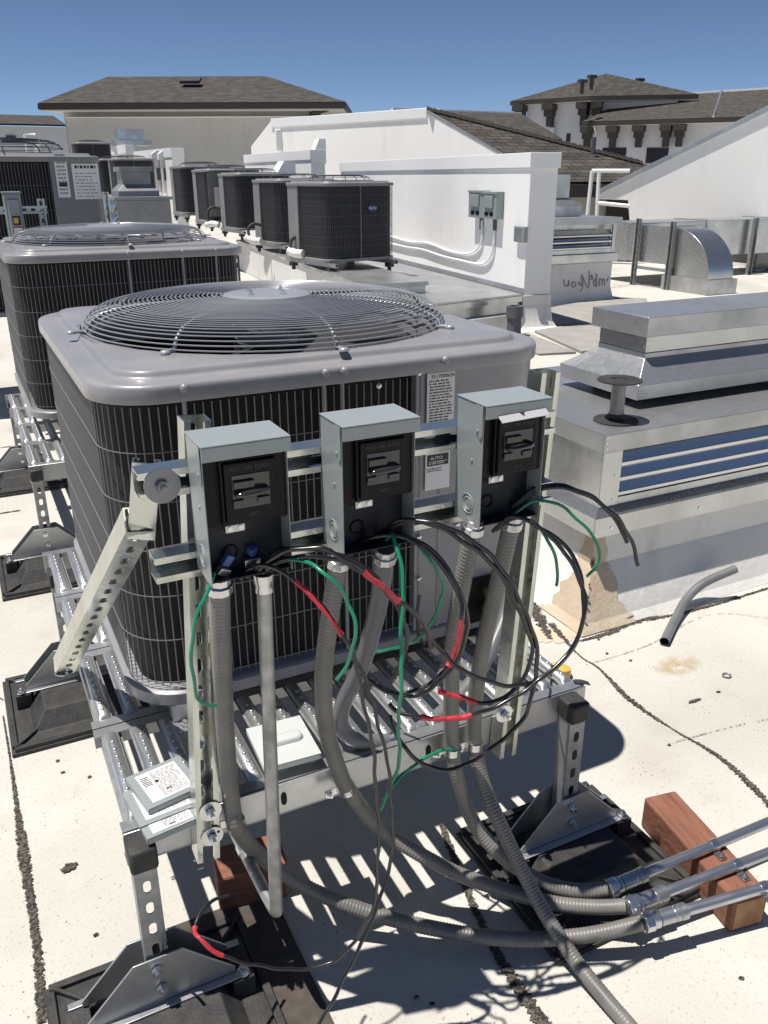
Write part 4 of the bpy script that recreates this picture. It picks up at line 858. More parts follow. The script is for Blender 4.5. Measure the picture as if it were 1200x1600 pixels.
# deck slab the wall and the condensers stand on
dk=empty('equipment_deck',(4.7,7.4,0),label='low galvanized sheet deck in front of the nearest white wall',cat='roof curb'); Td=Mx.Translation(-V((4.7,7.4,0)))
dA=wa-wv*.016+wu*.02; dB=V((3.97,7.12,0)); dC=dB+wu*9; dD=dA+wu*9
b=MB(); b.prism([p+V((0,0,.362)) for p in (dA-wu*.03,dB-wu*.03,dC,dD)],V((0,0,.018))); b.build('deck_sheet',GALVR,dk,0,.003,M=Td)
b=MB(); b.prism([p+V((0,0,.30)) for p in (dA-wu*.031,dB-wu*.031,dB-wu*.02,dA-wu*.02)],V((0,0,.06))); b.build('edge_flashing',GALV,dk,0,.002,M=Td)
b=MB(); b.prism([p+V((0,0,.0)) for p in (dA,dB,dC,dD)],V((0,0,.361))); b.build('curb',GALV,dk,0,.01,M=Td)
b=MB(); b.prism([p+V((0,0,.002)) for p in (dA-wu*.06,dB-wu*.06,dB-wu*.002,dA-wu*.002)],V((0,0,.19))); b.build('base_flashing',MEMB,dk,0,.01,M=Td)
kA=V((3.70,7.86,0)); ck=empty('equipment_curb',kA,label='galvanized sheet curb under the row of small dark condensers',cat='roof curb'); Tk=Mx.Translation(-kA)
b=MB(); kB=kA+V((.70,-.02,0)); b.prism([p+V((0,0,.001)) for p in (kA,kB,kB+wu*7,kA+wu*7)],V((0,0,.46))); b.build('curb_side',MEMB,ck,0,.01,M=Tk)
b=MB(); q=(kA-wu*.02-wv*.02,kB-wu*.02+wv*.02,kB+wu*7+wv*.02,kA+wu*7-wv*.02); b.prism([p+V((0,0,.4615)) for p in q],V((0,0,.04))); b.build('sheet_cover',GALVR,ck,0,.003,M=Tk)
# small condensers
sm=condenser('condenser_unit',.93,.88,.78,.13,.34,ACG2,WIREB,COILB,.02,.105,(1.80,2.02),detail=False,rings=9,dome=.055,wr=.0016,straps=(-.35,))
b=MB(); M=frame((.13,-.44+.006,.55),(1,0,0),(0,0,1)); 
b.prism([M@V((.055*math.cos(a),.024*math.sin(a),0)) for a in [2*math.pi*j/28 for j in range(28)]],M.to_3x3()@V((0,0,.006))); bd=b.build('oval_badge',BLUEB,sm,0)
text('lettering','Carrier',.032,WPAINT,bd,M@Mx.Translation((0,.001,.0065)))
b=MB(); b.tube([M@V((.051*math.cos(a),.0215*math.sin(a),.0062)) for a in [2*math.pi*j/32 for j in range(32)]],.0009,4,closed=True); b.build('badge_rim',WPAINT,bd,0)
GS='small dark condensers in the row by the white wall'
yaw=R(9)
def put(px,py,y,rz):
    c=at(px,py,y=y); M=Euler((0,0,rz)).to_matrix(); return c+M@V((.93/2-.10,.44-.02,0))
SC=(1.1,1.1,1.06)
l0=put(522,410,9.28,yaw); sm.location=l0; sm.rotation_euler=(0,0,yaw); sm.scale=SC; tag(sm,'nearest small dark condenser, with a blue oval badge, close to the white wall','air conditioner',GS)
sizes=[((447,383),11.75,R(4),'second small dark condenser of the row, half hidden by the badged one',1),((383,360),13.9,R(2),'third small dark condenser of the row, left of the half hidden one',1),((336,348),15.2,R(0),'fourth small condenser of the row, showing a grey panel at its corner',1),((297,335),17.0,R(0),'fifth small condenser of the row, mostly hidden behind the grey panelled one',1)]
smalls=[sm]
for (p,y,rz,lb,sc) in sizes: smalls.append(dup(sm,put(p[0],p[1],y,rz),rz,lb,GS))
l=smalls[3]; b=MB(); b.box(-.42,-.12,-.452,-.44,.10,.77); pnl=b.build('grey_panel',ACG2,l,0); b=MB(); b.box(-.33,-.22,-.455,-.4521,.25,.55); b.build('label',LABEL,pnl,0)
# support rails under the small condensers
for i,o in enumerate(smalls):
    lc=o.location; rz=o.rotation_euler.z; 
    for sx in (-.40,.36):
        b=MB(); b.strut((sx,-.55,-.045),(sx,.5,-.045),(0,0,1),slots=False); b.build('support_rail',STRUTG,o,30)
        for yy in (-.42,.36):
          b=MB(); b.box(sx-.035,sx+.035,yy-.04,yy+.04,-.085,-.0455); b.cyl((sx,yy,-.13),(sx,yy,-.086),.022,10)
          b.build('rail_mount',RUB,o,0)
# white insulated pipes beside them
for i,(pts,y,lb) in enumerate([([(452,392),(462,396),(474,397)],9.9,'white insulated pipe end beside the nearest small condenser'),([(386,372),(396,376),(408,377)],12.2,'white insulated pipe end beside the second small condenser'),([(322,352),(332,350),(342,352)],14.6,'white insulated pipe end beside the third small condenser')]):
    p=[at(a,c,y=y-.1*j) for j,(a,c) in enumerate(pts)]; o0=p[0]; root=empty('insulated_pipe',o0,label=lb,cat='pipe',group='white insulated pipes'); T=Mx.Translation(-o0); b=MB(); b.tube(smooth_path(p,6),.05,12); b.build('sleeve',WHITEINS,root,60,M=T)
    a,c=pts[1]; b=MB(); b.tube(smooth_path([at(a-6,c-2,y=y-.05),at(a-8,c-18,y=y),at(a,c-26,y=y),at(a+12,c-24,y=y)],8),.022,8); b.build('black_hose',RUB,root,60,M=T)
# ------------------------------------------------------------------ vent pipe, walkway pads
p0=at(802,528,z=0); p1=at(803,478,y=p0.y); b=MB(); b.lathe([(.075,0.001),(.07,p1.z-.12),(.085,p1.z-.11),(.085,p1.z),(.055,p1.z),(.05,p1.z-.1)],(0,0,0),20); o=b.build('vent_pipe',PIPE); o.location=(p0.x,p0.y,0); tag(o,'short dark grey vent pipe standing on the roof before the wall end','vent pipe')
def slab(q,z,label,name='walkway_pad'):
    b=MB(); q=[gz(*p) for p in q]; o0=q[0]; b.prism([p-o0+V((0,0,.002)) for p in q],V((0,0,z))); o=b.build(name,PAD,None,0,.004); o.location=o0; return tag(o,label,'walkway pad','grey walkway pads on the roof')
slab([(842,556),(900,553),(822,522),(770,530)],.02,'small grey walkway pad nearest the condenser lid')
slab([(908,553),(1010,545),(960,500),(835,520)],.025,'grey walkway pad in the middle, behind the small one')
slab([(865,512),(1010,503),(1010,470),(950,468),(860,484)],.03,'grey walkway pad at the foot of the scribbled curb')
# ------------------------------------------------------------------ second louvred vent with scribble
v0=gz(952,470); vx1=v0.x; vy=v0.y; vx0=vx1-1.35; zc0=at(950,408,y=vy).z; zc1=at(950,395,y=vy).z; zt2=at(950,350,y=vy).z
v2=empty('louvred_vent',(vx0,vy,0),label='smaller louvred roof vent with scribbled marker writing on its curb, behind the wall end',cat='roof vent'); T=Mx.Translation(-V((vx0,vy,0)))
b=MB(); b.loft([rect(vx0-o_,vx1+o_,vy-o_,vy+1.3+o_,z) for o_,z in ((.09,.001),(.03,.06),(.0,.2),(0,zc0))]); b.build('curb',MEMB,v2,40,.02,M=T)
b=MB(); b.box(vx0-.03,vx1+.04,vy-.04,vy+1.34,zc0+.001,zc1); b.build('flange',GALV,v2,0,.004,M=T)
b=MB(); b.box(vx1-.05,vx1+.002,vy-.003,vy+.02,zc1+.001,zt2-.001); b.box(vx0,vx0+.05,vy-.003,vy+.02,zc1+.001,zt2-.001); b.box(vx0,vx1,vy+.13,vy+1.3,zc1+.001,zt2-.001); b.build('side_panel',GALV,v2,0,.002,M=T)
b=MB(); slats(b,vx0+.051,vx1-.051,vy+.003,zc1+.06,zt2-.07,3,.045); b.build('louvre_blade',LOUV,v2,30,M=T)
b=MB(); b.box(vx0+.051,vx1-.051,vy-.001,vy+.05,zc1+.0015,zc1+.058); b.build('sill',GALV,v2,0,.003,M=T)
b=MB(); b.box(vx0-.04,vx1+.05,vy-.05,vy+1.35,zt2,zt2+.08); b.build('top_sheet',GALVR,v2,0,.004,M=T)
cxm=at(880,320,y=vy+.5); b=MB(); q0=at(903,345,y=vy+.4); xk=q0.x; zt3=zt2+.081
b.loft([rect(xk-.85,xk,vy+.35,vy+1.05,zt3),rect(xk-.85,xk,vy+.35,vy+1.05,zt3+.13),rect(xk-.72,xk-.13,vy+.45,vy+.95,zt3+.22),rect(xk-.72,xk-.13,vy+.45,vy+.95,zt3+.5)]); b.build('cowl',GALVR,v2,20,.004,M=T)
def stroke(b,pts,y,r=.008):
    p=[at(a,c,y=y-.004) for a,c in pts]; b.tube(smooth_path(p,5) if len(p)>2 else p,r,6)
b=MB()
for s_ in ([(886,437),(887,445),(892,447),(894,438),(894,447)],[(901,440),(898,445),(901,449),(905,445),(902,440),(900,442)],[(909,440),(912,446),(916,438)],[(916,438),(914,452),(909,456)],[(916,448),(914,430),(924,450),(926,424)],[(928,434),(930,430),(931,436),(928,437)],[(936,436),(932,442),(936,447),(937,428),(937,448)],[(941,447),(942,437),(945,437),(946,446)],[(946,440),(949,436),(950,446)],[(953,440),(956,434)]):
    stroke(b,[(a-5,c) for a,c in s_],vy-.001)
b.build('marker_scribble',mat('faded_marker',(.30,.295,.285),.8),v2,60,M=T)
# ------------------------------------------------------------------ sheet-metal duct on posts
p0=at(957,347,y=10.5); xL=p0.x; zt=p0.z; p1=at(1003,348,x=xL); p2=at(1052,353,x=xL); p3=at(1107,430,x=xL); zb_=at(957,404,y=10.5).z
dd=empty('sheet_metal_duct',(xL,p1.y,0),label='long galvanized air duct on slotted posts with a rounded elbow, at the right',cat='duct'); T=Mx.Translation(-V((xL,p1.y,0)))
yF_=p1.y; yB_=10.5; yk=p2.y; yn=p3.y; we=.46
b=MB(); b.box(xL,xL+6,yF_+.25,yB_+.3,zb_,zt); b.build('duct_run',GALV,dd,0,.006,M=T)
b=MB(); b.box(xL+.002,xL+we,yk,yF_+.249,zb_+.012,zt-.012); b.build('branch_duct',GALV,dd,0,.004,M=T)
for x_ in (1.55,3.1,4.6): b=MB(); b.box(xL+x_,xL+x_+.035,yF_+.235,yB_+.315,zb_-.015,zt+.015); b.build('joint_flange',GALVR,dd,0,.002,M=T)
for y_ in (yF_+.1,yk+.02): b=MB(); b.box(xL-.014,xL+we+.014,y_,y_+.035,zb_,zt+.004); b.build('joint_flange',GALVR,dd,0,.002,M=T)
ry=yk-yn; ze=zt-.014; rz_=min(.62,ze-.2); zq=.20
prof=[(yk-.001,ze)]+[(yk-ry*math.sin(t),ze-rz_+rz_*math.cos(t)) for t in [math.pi/2*j/16 for j in range(1,17)]]+[(yn,zq),(yk-.001,zq)]
b=MB(); b.prism([V((xL+.001,y,z)) for y,z in prof],V((we,0,0))); b.build('elbow',GALV,dd,25,.004,M=T)
b=MB(); b.box(xL-.05,xL+we+.05,yn-.05,yk+.06,.001,zq-.001); b.build('elbow_curb',GALVR,dd,0,.004,M=T)
for (px0,py0,xx) in ((999,345,xL-.035),(1053,350,xL-.035)):
    a=at(px0,py0,x=xx-.02); b=MB(); b.strut((xx,a.y,0.0),(xx,a.y,a.z+.03),(-1,0,0),w=.07,d=.05); b.build('post',STRUTG,dd,30,M=T)
a=at(1181,336,y=yF_+.18); b=MB(); b.strut((a.x,a.y,0),(a.x,a.y,zt+.02),(0,-1,0),w=.09,d=.05,slots=False); b.build('post',STRUTG,dd,30,M=T)
b=MB(); b.strut((xL-.03,yF_+.05,zb_-.045),(xL-.03,yk-.05,zb_-.045),(0,0,-1),slots=False,w=.05); b.build('trapeze_bar',STRUTG,dd,30,M=T)
q=at(1185,413,y=10.2); b=MB(); b.box(q.x-.05,q.x+1.2,10.2,10.9,q.z,q.z+.22); b.cyl((q.x+.05,10.3,.02),(q.x+.05,10.3,q.z),.04,10); b.box(q.x-.04,q.x+.16,10.2,10.4,.001,.06); o=b.build('roof_equipment_box',ACG2,None,0,.01); tag(o,'grey equipment box on a short post at the far right edge','equipment box')
# ------------------------------------------------------------------ buildings
def roofmesh(name,faces,mt,parent,T,th=.0):
    me=D.meshes.new(name); bm=bmesh.new(); uvl=bm.loops.layers.uv.new('UVMap')
    for f in faces:
        f=[V(p) for p in f]; n=(f[1]-f[0]).cross(f[2]-f[0]).normalized()
        if n.z<0: f=f[::-1]; n=-n
        h=V((-n.y,n.x,0)); h=h.normalized() if h.length>1e-4 else V((1,0,0)); s_=n.cross(h)
        for lay in (0,1):
            g_=[p-n*.05*lay for p in f]; vs=[bm.verts.new(T@p) for p in (g_ if lay==0 else g_[::-1])]; fc=bm.faces.new(vs)
            src=g_ if lay==0 else g_[::-1]
            for lp_,p in zip(fc.loops,src): lp_[uvl].uv=(p.dot(h),p.dot(s_))
    bm.to_mesh(me); bm.free(); me.materials.append(mt); o=D.objects.new(name,me); COL.objects.link(o); o.parent=parent; return o
# hip-roofed building at the back left (local frame: x along its eave, y into depth)
eL=at(58,161,z=4.3); eR=at(540,159,z=4.3); uE=(eR-eL).normalized(); vE=V((-uE.y,uE.x,0)); rzE=math.atan2(uE.y,uE.x); LE=(eR-eL).length; zE=4.3
bE=empty('hip_roof_building',(eL.x,eL.y,0),rzE,'gable-less cream building with a wide grey-brown hip roof at the back left'.replace('gable-less ',''),'building'); T=Mx.Identity(4)
def lE(px,py,d):
    r=RM@V((px-600,py-800,F)); o=eL+vE*d; t=(o-CP).dot(vE)/r.dot(vE); p=CP+r*t-V((eL.x,eL.y,0)); return V((p.dot(uE),p.dot(vE),p.z))
rA=lE(168,117,5.0); rB=lE(416,122,5.0); rA.z=rB.z=(rA.z+rB.z)/2; A_=V((0,0,zE));B_=V((LE,0,zE));C_=V((LE,10,zE));D_=V((0,10,zE))
rf=roofmesh('roof',[[A_,B_,rB,rA],[B_,C_,rB],[C_,D_,rA,rB],[D_,A_,rA]],SHINGF,bE,T)
b=MB(); th=.24
b.box(0,LE,0,.1,zE-th,zE-.02); b.box(0,.1,.1002,10,zE-th,zE-.02); b.box(LE-.1,LE,.1002,10,zE-th,zE-.02); b.build('fascia',FASC,rf,0)
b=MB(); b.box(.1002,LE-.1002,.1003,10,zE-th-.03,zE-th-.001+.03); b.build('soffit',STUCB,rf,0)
b=MB(); q=lE(298,127,3.0); b.obox(q+V((0,0,.04)),(1,0,0),V((0,.8,.3)).normalized(),V((0,-.3,.8)).normalized(),.42,.3,.06); b.build('roof_hatch',RUB,rf,0)
y0_=1.3; x0_=lE(101,190,y0_).x; x1_=lE(484,180,y0_).x
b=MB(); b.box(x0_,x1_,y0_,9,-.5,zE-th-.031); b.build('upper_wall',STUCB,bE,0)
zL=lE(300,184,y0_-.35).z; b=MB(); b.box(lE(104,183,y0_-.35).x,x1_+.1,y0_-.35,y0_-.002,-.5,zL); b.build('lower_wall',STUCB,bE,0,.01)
b=MB(); b.box(lE(104,183,y0_-.35).x-.03,x1_+.12,y0_-.38,y0_-.001,zL+.001,zL+.04); b.build('ledge',STUCF,bE,0)
b=MB(); b.box(x1_+.001,x1_+.45,y0_-.2,y0_+.3,-.4,zE-th-.032); b.build('corner_post',FASC,bE,0)
b=MB(); q=lE(507,170,.9); b.prism([V((q.x-.5,.7,q.z-.2)),V((q.x-.25,.7,q.z-.2)),V((q.x+.2,.7,zE-th-.04)),V((q.x-.5,.7,zE-th-.04))],V((0,.25,0))); b.build('bracket',FASC,bE,0)
# low building at the far left
bL=empty('low_building',(-6,34,0),label='low grey building with a brown shingle roof strip at the far left edge',cat='building'); T=Mx.Translation(-V((-6,34,0)))
zr1=at(50,182,y=36).z; zr0=at(50,195,y=34).z; xr=at(101,190,y=34).x
roofmesh('roof',[[V((-16,33.6,zr0)),V((xr,33.6,zr0)),V((xr,37,zr1+.1)),V((-16,37,zr1+.1))]],SHINGF,bL,T)
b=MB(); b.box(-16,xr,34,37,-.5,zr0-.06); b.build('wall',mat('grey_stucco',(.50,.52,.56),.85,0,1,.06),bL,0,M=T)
a=at(9,212,y=33.99); c=at(26,223,y=33.99); b=MB(); b.box(a.x,c.x,33.95,33.999,c.z,a.z); b.build('vent_grille',FASC,bL,0,M=T)
q=at(50,222,y=26); b=MB(); a=at(38,210,y=26); c=at(55,210,y=26); b.tube([V((a.x,26,-.2)),V((a.x,26,a.z)),V((c.x,26,c.z))],.03,8); tag(b.build('roof_rail',WPAINT),'thin white bent pipe rail in front of the low building','rail')
a=at(49,219,y=25); c=at(67,223,y=25); b=MB(); b.box(a.x,c.x,25,25.5,c.z,a.z); b.cyl(((a.x+c.x)/2,25.2,-.1),((a.x+c.x)/2,25.2,c.z),.08,10); tag(b.build('white_cap_vent',WPAINT,None,0,.01),'white flat cap vent above the tall grey condenser','roof vent')
# wall with shingle roof (middle right)
zF=2.75
f0=at(424,188,z=zF); f1=at(668,171,z=zF); 
uF=(f1-f0); uF.z=0; uF.normalize(); nF=V((uF.y,-uF.x,0))
def onF(px,py,off=0):
    r=RM@V((px-600,py-800,F)); t=(f1+nF*off-CP).dot(nF)/r.dot(nF); return CP+r*t
gb=empty('gabled_parapet_building',(f1.x,f1.y,0),label='long cream parapet wall sloping down to a brown shingle roof behind the white wall',cat='building'); T=Mx.Translation(-V((f1.x,f1.y,0)))
fl=onF(392,229); fr=onF(800,247); fr2=onF(880,300)
b=MB(); poly=[V((fl.x,fl.y,-.2)),fl,f0,f1,fr,V((fr.x,fr.y,-.2))]; b.prism([p-nF*.3*0 for p in poly],-nF*.35); b.build('wall',STUCF,gb,0,.01,M=T)
b=MB(); b.prism([f0+nF*.03+V((0,0,-.16)),f1+nF*.03+V((0,0,-.16)),f1+nF*.03+V((0,0,.03)),f0+nF*.03+V((0,0,.03))],-nF*.42); b.build('cap_flashing',WPAINT,gb,0,.01,M=T)
# shingle slope behind: level eave, hip line falling to the right
pA=f1+nF*.02
eL_=onF(868,284,.02); pn_=V((1,0,0)).cross(pA-eL_).normalized()
def onR(px,py):
    r=RM@V((px-600,py-800,F)); t=(eL_-CP).dot(pn_)/r.dot(pn_); return CP+r*t
hipA=onR(1003,255); eR_=onR(1085,284); hipB=onR(1085,275)
rfF=roofmesh('roof',[[pA,eL_,eR_,hipB,hipA]],SHING,gb,T)
c0=pA+V((0,0,.02)); c1=hipA+V((0,0,.02))
b=MB()
for i in range(34):
    a=c0.lerp(c1,i/34); d=c0.lerp(c1,(i+1.08)/34); dn=(d-a).normalized(); sd=dn.cross(V((0,0,1))).normalized(); b.prism([a-sd*.12-V((0,0,.03)),a+V((0,0,.04)),a+sd*.12-V((0,0,.03))],d-a-V((0,0,.02)))
b.build('ridge_caps',SHINGF,rfF,0,M=T)
b=MB(); b.prism([eL_+V((0,0,-.05)),eR_+V((0,0,-.05)),eR_+V((0,0,-.27)),eL_+V((0,0,-.27))],V((0,.1,0))); b.build('fascia',FASC,rfF,0,M=T)
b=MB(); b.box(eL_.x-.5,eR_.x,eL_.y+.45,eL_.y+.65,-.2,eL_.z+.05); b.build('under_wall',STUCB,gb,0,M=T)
e1=hipA
q=onR(926,243); b=MB(); b.lathe([(.10,-.05),(.09,.02),(.045,.03),(.045,.35)],q+V((0,0,-.02)),14); b.build('roof_pipe',PIPE,rfF,M=T)
q=onF(436,220,.03); b=MB(); b.box(q.x-.09,q.x+.09,q.y-.06,q.y+.05,q.z-.22,q.z+.25); b.build('wall_light',WPAINT,gb,0,.03,M=T)
# right-hand sloped parapet wall
G0=at(938,297,y=13.0); 
ggd=V((.62,-.785,0)).normalized(); gn=V((ggd.y,-ggd.x,0))
def onG(px,py,off=0):
    r=RM@V((px-600,py-800,F)); t=(G0+gn*off-CP).dot(gn)/r.dot(gn); return CP+r*t
gw=empty('sloped_parapet_wall',(G0.x,G0.y,0),label='bright cream wall with a rising sloped top at the right edge, behind the duct',cat='wall'); T=Mx.Translation(-V((G0.x,G0.y,0)))
ge=onG(1260,135); g1=onG(935,296); lo_l=onG(983,313); 
b=MB(); op=[onG(935,298),onG(1330,103),onG(1330,500),onG(981,500),onG(981,313),onG(935,311)]
op[2].z=op[3].z=-.1; b.prism(op,-gn*.3); b.build('wall',STUCF,gw,0,.01,M=T)
b=MB(); a=onG(931,298,.04); c=onG(1330,101,.04); b.prism([a,c,c+V((0,0,-.09)),a+V((0,0,-.09))],-gn*.4); b.build('edge_trim',GALVR,gw,0,.004,M=T)
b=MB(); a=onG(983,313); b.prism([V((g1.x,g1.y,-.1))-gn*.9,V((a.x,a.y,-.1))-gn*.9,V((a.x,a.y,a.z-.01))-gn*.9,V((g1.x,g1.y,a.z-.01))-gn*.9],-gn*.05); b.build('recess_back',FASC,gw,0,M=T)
# white guard rail
def gp(px,py): return onG(px,py,.35)
gr_=empty('guard_rail',gp(919,345),label='white pipe guard rail at the foot of the sloped wall',cat='railing'); T=Mx.Translation(-gp(919,345))
b=MB()
for l_ in ([(917,343),(925,267),(984,267)],[(932,345),(936,268)],[(917,343),(984,350)],[(932,317),(984,322)],[(917,343),(918,352)]):
    P_=[gp(*p) for p in l_]
    for a,c in zip(P_,P_[1:]): b.cyl(a,c,.035,10)
b.build('rails',WPAINT,gr_,60,M=T)
# tower and wing far right
tw=empty('tower_building',(0,0,0),label='distant white tower with a dark hip roof and bracketed eaves',cat='building',group=None)
zT=7.0
tl=at(797,158,z=zT); tn=at(921,150,z=zT); tr=at(1092,147,z=zT); tb_=tl+tr-tn; ctr=(tl+tr)/2
apx=at(947,115,y=ctr.y); ap=V((ctr.x,ctr.y,apx.z))
ap=at(947,115,y=ctr.y)
tw.location=(tn.x,tn.y,0); T=Mx.Translation(-V((tn.x,tn.y,0)))
rf=roofmesh('roof',[[tl,tn,ap],[tn,tr,ap],[tr,tb_,ap],[tb_,tl,ap]],SHINGF,tw,T)
b=MB()
for a,c in ((tl,tn),(tn,tr)): 
    d_=(c-a).normalized(); n_=V((d_.y,-d_.x,0)); b.prism([a+V((0,0,-.02)),c+V((0,0,-.02)),c-n_*.2+V((0,0,-.02)),a-n_*.2+V((0,0,-.02))],V((0,0,-.32)))
b.build('fascia',FASC,rf,0,M=T)
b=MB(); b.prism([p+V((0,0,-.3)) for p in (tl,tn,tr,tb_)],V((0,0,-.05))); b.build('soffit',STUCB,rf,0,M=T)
ins=lambda p,k=.9: p+((ctr-p)*k/(ctr-p).length)
wl_,wn_,wr_,wb_=[ins(p,1.4) for p in (tl,tn,tr,tb_)]
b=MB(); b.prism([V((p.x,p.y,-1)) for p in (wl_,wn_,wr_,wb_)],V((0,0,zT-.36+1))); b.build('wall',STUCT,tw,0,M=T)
dl=(wl_-wn_); dl.z=0; LL_=dl.length; dl.normalize(); nl=V((-dl.y,dl.x,0)); nl=nl if nl.dot(CP-wn_)>0 else -nl
def face_pt(px,base,n_): 
    r=RM@V((px-600,160-800,F)); t=(base-CP).dot(n_)/r.dot(n_); return CP+r*t
def bracket(b,p,n_,zt_,sc=1.0):
    s_=V((n_.y,-n_.x,0)); w=.22*sc
    for (dep,z0,z1,ww) in ((1.0,-.35,0,.34),(.75,-.7,-.35,.26),(.45,-1.25,-.7,.18)):
        q=[p+s_*ww*sc,p-s_*ww*sc,p-s_*ww*sc+n_*dep*sc,p+s_*ww*sc+n_*dep*sc]; b.prism([V((a.x,a.y,zt_+z0*sc)) for a in q],V((0,0,(z1-z0)*sc-.003)))
for px in (817,863,916):
    b=MB(); bracket(b,face_pt(px,wn_,nl),nl,zT-.36,1.25); b.build('eave_bracket',FASC,tw,0,M=T)
for px in (870,):
    for k_,pp_ in enumerate((870,)):
        f=face_pt(pp_,wn_,nl); 
for px in (868,):
    pass
for px in (842,892):
    f=face_pt(px,wn_,nl); z=zT-3.0; s_=V((nl.y,-nl.x,0)); b=MB(); b.obox(V((f.x,f.y,z))+nl*.02,s_,(0,0,1),nl,.16,.55,.03); b.build('slit_window',WINM,tw,0,M=T)
for px in (866,912):
    f=face_pt(px,wn_,nl); s_=V((nl.y,-nl.x,0)); b=MB(); b.obox(V((f.x,f.y,zT-4.2))+nl*.15,s_,(0,0,1),nl,.25,2.2,.15); b.build('pilaster',STUCT,tw,0,M=T)
dr=(wr_-wn_); dr.normalize(); nr_=V((-dr.y,dr.x,0)); nr_=nr_ if nr_.dot(CP-wn_)>0 else -nr_
b=MB(); bracket(b,face_pt(934,wn_,nr_),nr_,zT-.36,1.25); b.build('eave_bracket',FASC,tw,0,M=T)
for (px,py,nm) in ((910,128,0),(925,121,0),(1000,126,0)):
    q=at(px,py,y=ctr.y-2.2 if px<940 else ctr.y-1.); b=MB(); b.cyl(q+V((0,0,-.8)),q,.14,8); b.box(q.x-.3,q.x+.3,q.y-.2,q.y+.2,q.z-.05,q.z+.15); b.build('roof_vent',FASC,rf,0,M=T)
# wing
zW=5.2; wg=empty('long_wing_building',(0,0,0),label='distant white wing with long dark shingle roof and two dark windows, right of the tower',cat='building')
a0=at(909,190,z=zW); a1=at(1330,177,z=zW); wg.location=(a0.x,a0.y,0); T=Mx.Translation(-V((a0.x,a0.y,0)))
du=(a1-a0).normalized(); nw=V((du.y,-du.x,0)); nw=nw if nw.dot(CP-a0)>0 else -nw
zrid=at(1075,150,y=a0.lerp(a1,.4).y+5).z
h0=at(990,154,y=a0.lerp(a1,.25).y+5.5); h0.z=zrid; h1=V((a1.x,a1.y,0))-nw*6; h1.z=zrid+.2
rf=roofmesh('roof',[[a0,a1,h1,h0],[a0,h0,a0-nw*10]],SHINGF,wg,T)
b=MB(); b.prism([a0+V((0,0,-.02)),a1+V((0,0,-.02)),a1-nw*.2+V((0,0,-.02)),a0-nw*.2+V((0,0,-.02))],V((0,0,-.3))); b.build('fascia',FASC,rf,0,M=T)
wb0=a0+du*.9-nw*1.1; wb1=a1-nw*1.1
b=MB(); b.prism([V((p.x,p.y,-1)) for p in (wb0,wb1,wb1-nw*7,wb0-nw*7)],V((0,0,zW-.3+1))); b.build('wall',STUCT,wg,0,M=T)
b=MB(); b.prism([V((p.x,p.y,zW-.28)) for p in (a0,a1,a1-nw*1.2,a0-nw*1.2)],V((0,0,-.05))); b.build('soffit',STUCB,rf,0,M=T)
for px in (924,964,1005,1048,1069):
    b=MB(); bracket(b,face_pt(px,wb0,nw),nw,zW-.34,1.15); b.build('eave_bracket',FASC,wg,0,M=T)
def onW(px,py):
    r=RM@V((px-600,py-800,F)); t=(wb0-CP).dot(nw)/r.dot(nw); return CP+r*t
for (x0,y0,x1,y1) in ((942,231,979,247),(1011,231,1045,255)):
    A_=onW(x0,y0);B_=onW(x1,y0);C_=onW(x1,y1); b=MB(); b.prism([A_+nw*.01,B_+nw*.01,V((B_.x,B_.y,C_.z))+nw*.01,V((A_.x,A_.y,C_.z))+nw*.01],nw*.04); b.build('window',WINM,wg,0,M=T)
A_=onW(931,190); b=MB(); b.tube([A_+nw*.6+V((0,0,-.2)),A_+nw*.15+V((.1,0,-.8)),V((A_.x+.1,A_.y,-1))+nw*.15],.07,8); b.build('downpipe',WPAINT,wg,60,M=T)
b=MB(); q0=h0.lerp(h1,0); 
b.prism([h0+V((0,0,.02)),h1+V((0,0,.02)),h1+V((0,0,.14)),h0+V((0,0,.14))],-nw*.2); b.build('ridge_flashing',WPAINT,rf,0,M=T)
q=at(1131,150,y=a0.lerp(a1,.5).y+2.); q2=at(1128,182,y=a0.lerp(a1,.5).y+.2); b=MB(); m_=a0.lerp(a1,.52); top=h0.lerp(h1,.42); b.tube([m_+V((0,0,.06)),top+V((0,0,.06))],.09,6); b.build('roof_drain_pipe',GALVR,rf,60,M=T)
# far shingle roof left of the tower
br_=empty('far_roof_building',(0,0,0),label='distant brown roof strip just left of the tower, beyond the shingle slope',cat='building'); zz_=at(760,176,y=44); zq=at(760,215,y=40)
xa=at(690,176,y=44).x; xb2=at(815,176,y=44).x; br_.location=(xa,40,0); T=Mx.Translation(-V((xa,40,0)))
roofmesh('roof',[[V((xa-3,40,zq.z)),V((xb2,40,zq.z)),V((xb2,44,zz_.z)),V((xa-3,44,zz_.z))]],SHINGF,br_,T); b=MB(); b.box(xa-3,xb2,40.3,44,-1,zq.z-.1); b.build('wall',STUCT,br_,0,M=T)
b=MB(); b.box(xa-3,xb2,44.02,44.2,zz_.z-.1,zz_.z+.08); b.build('ridge_flashing',WPAINT,br_,0,M=T)
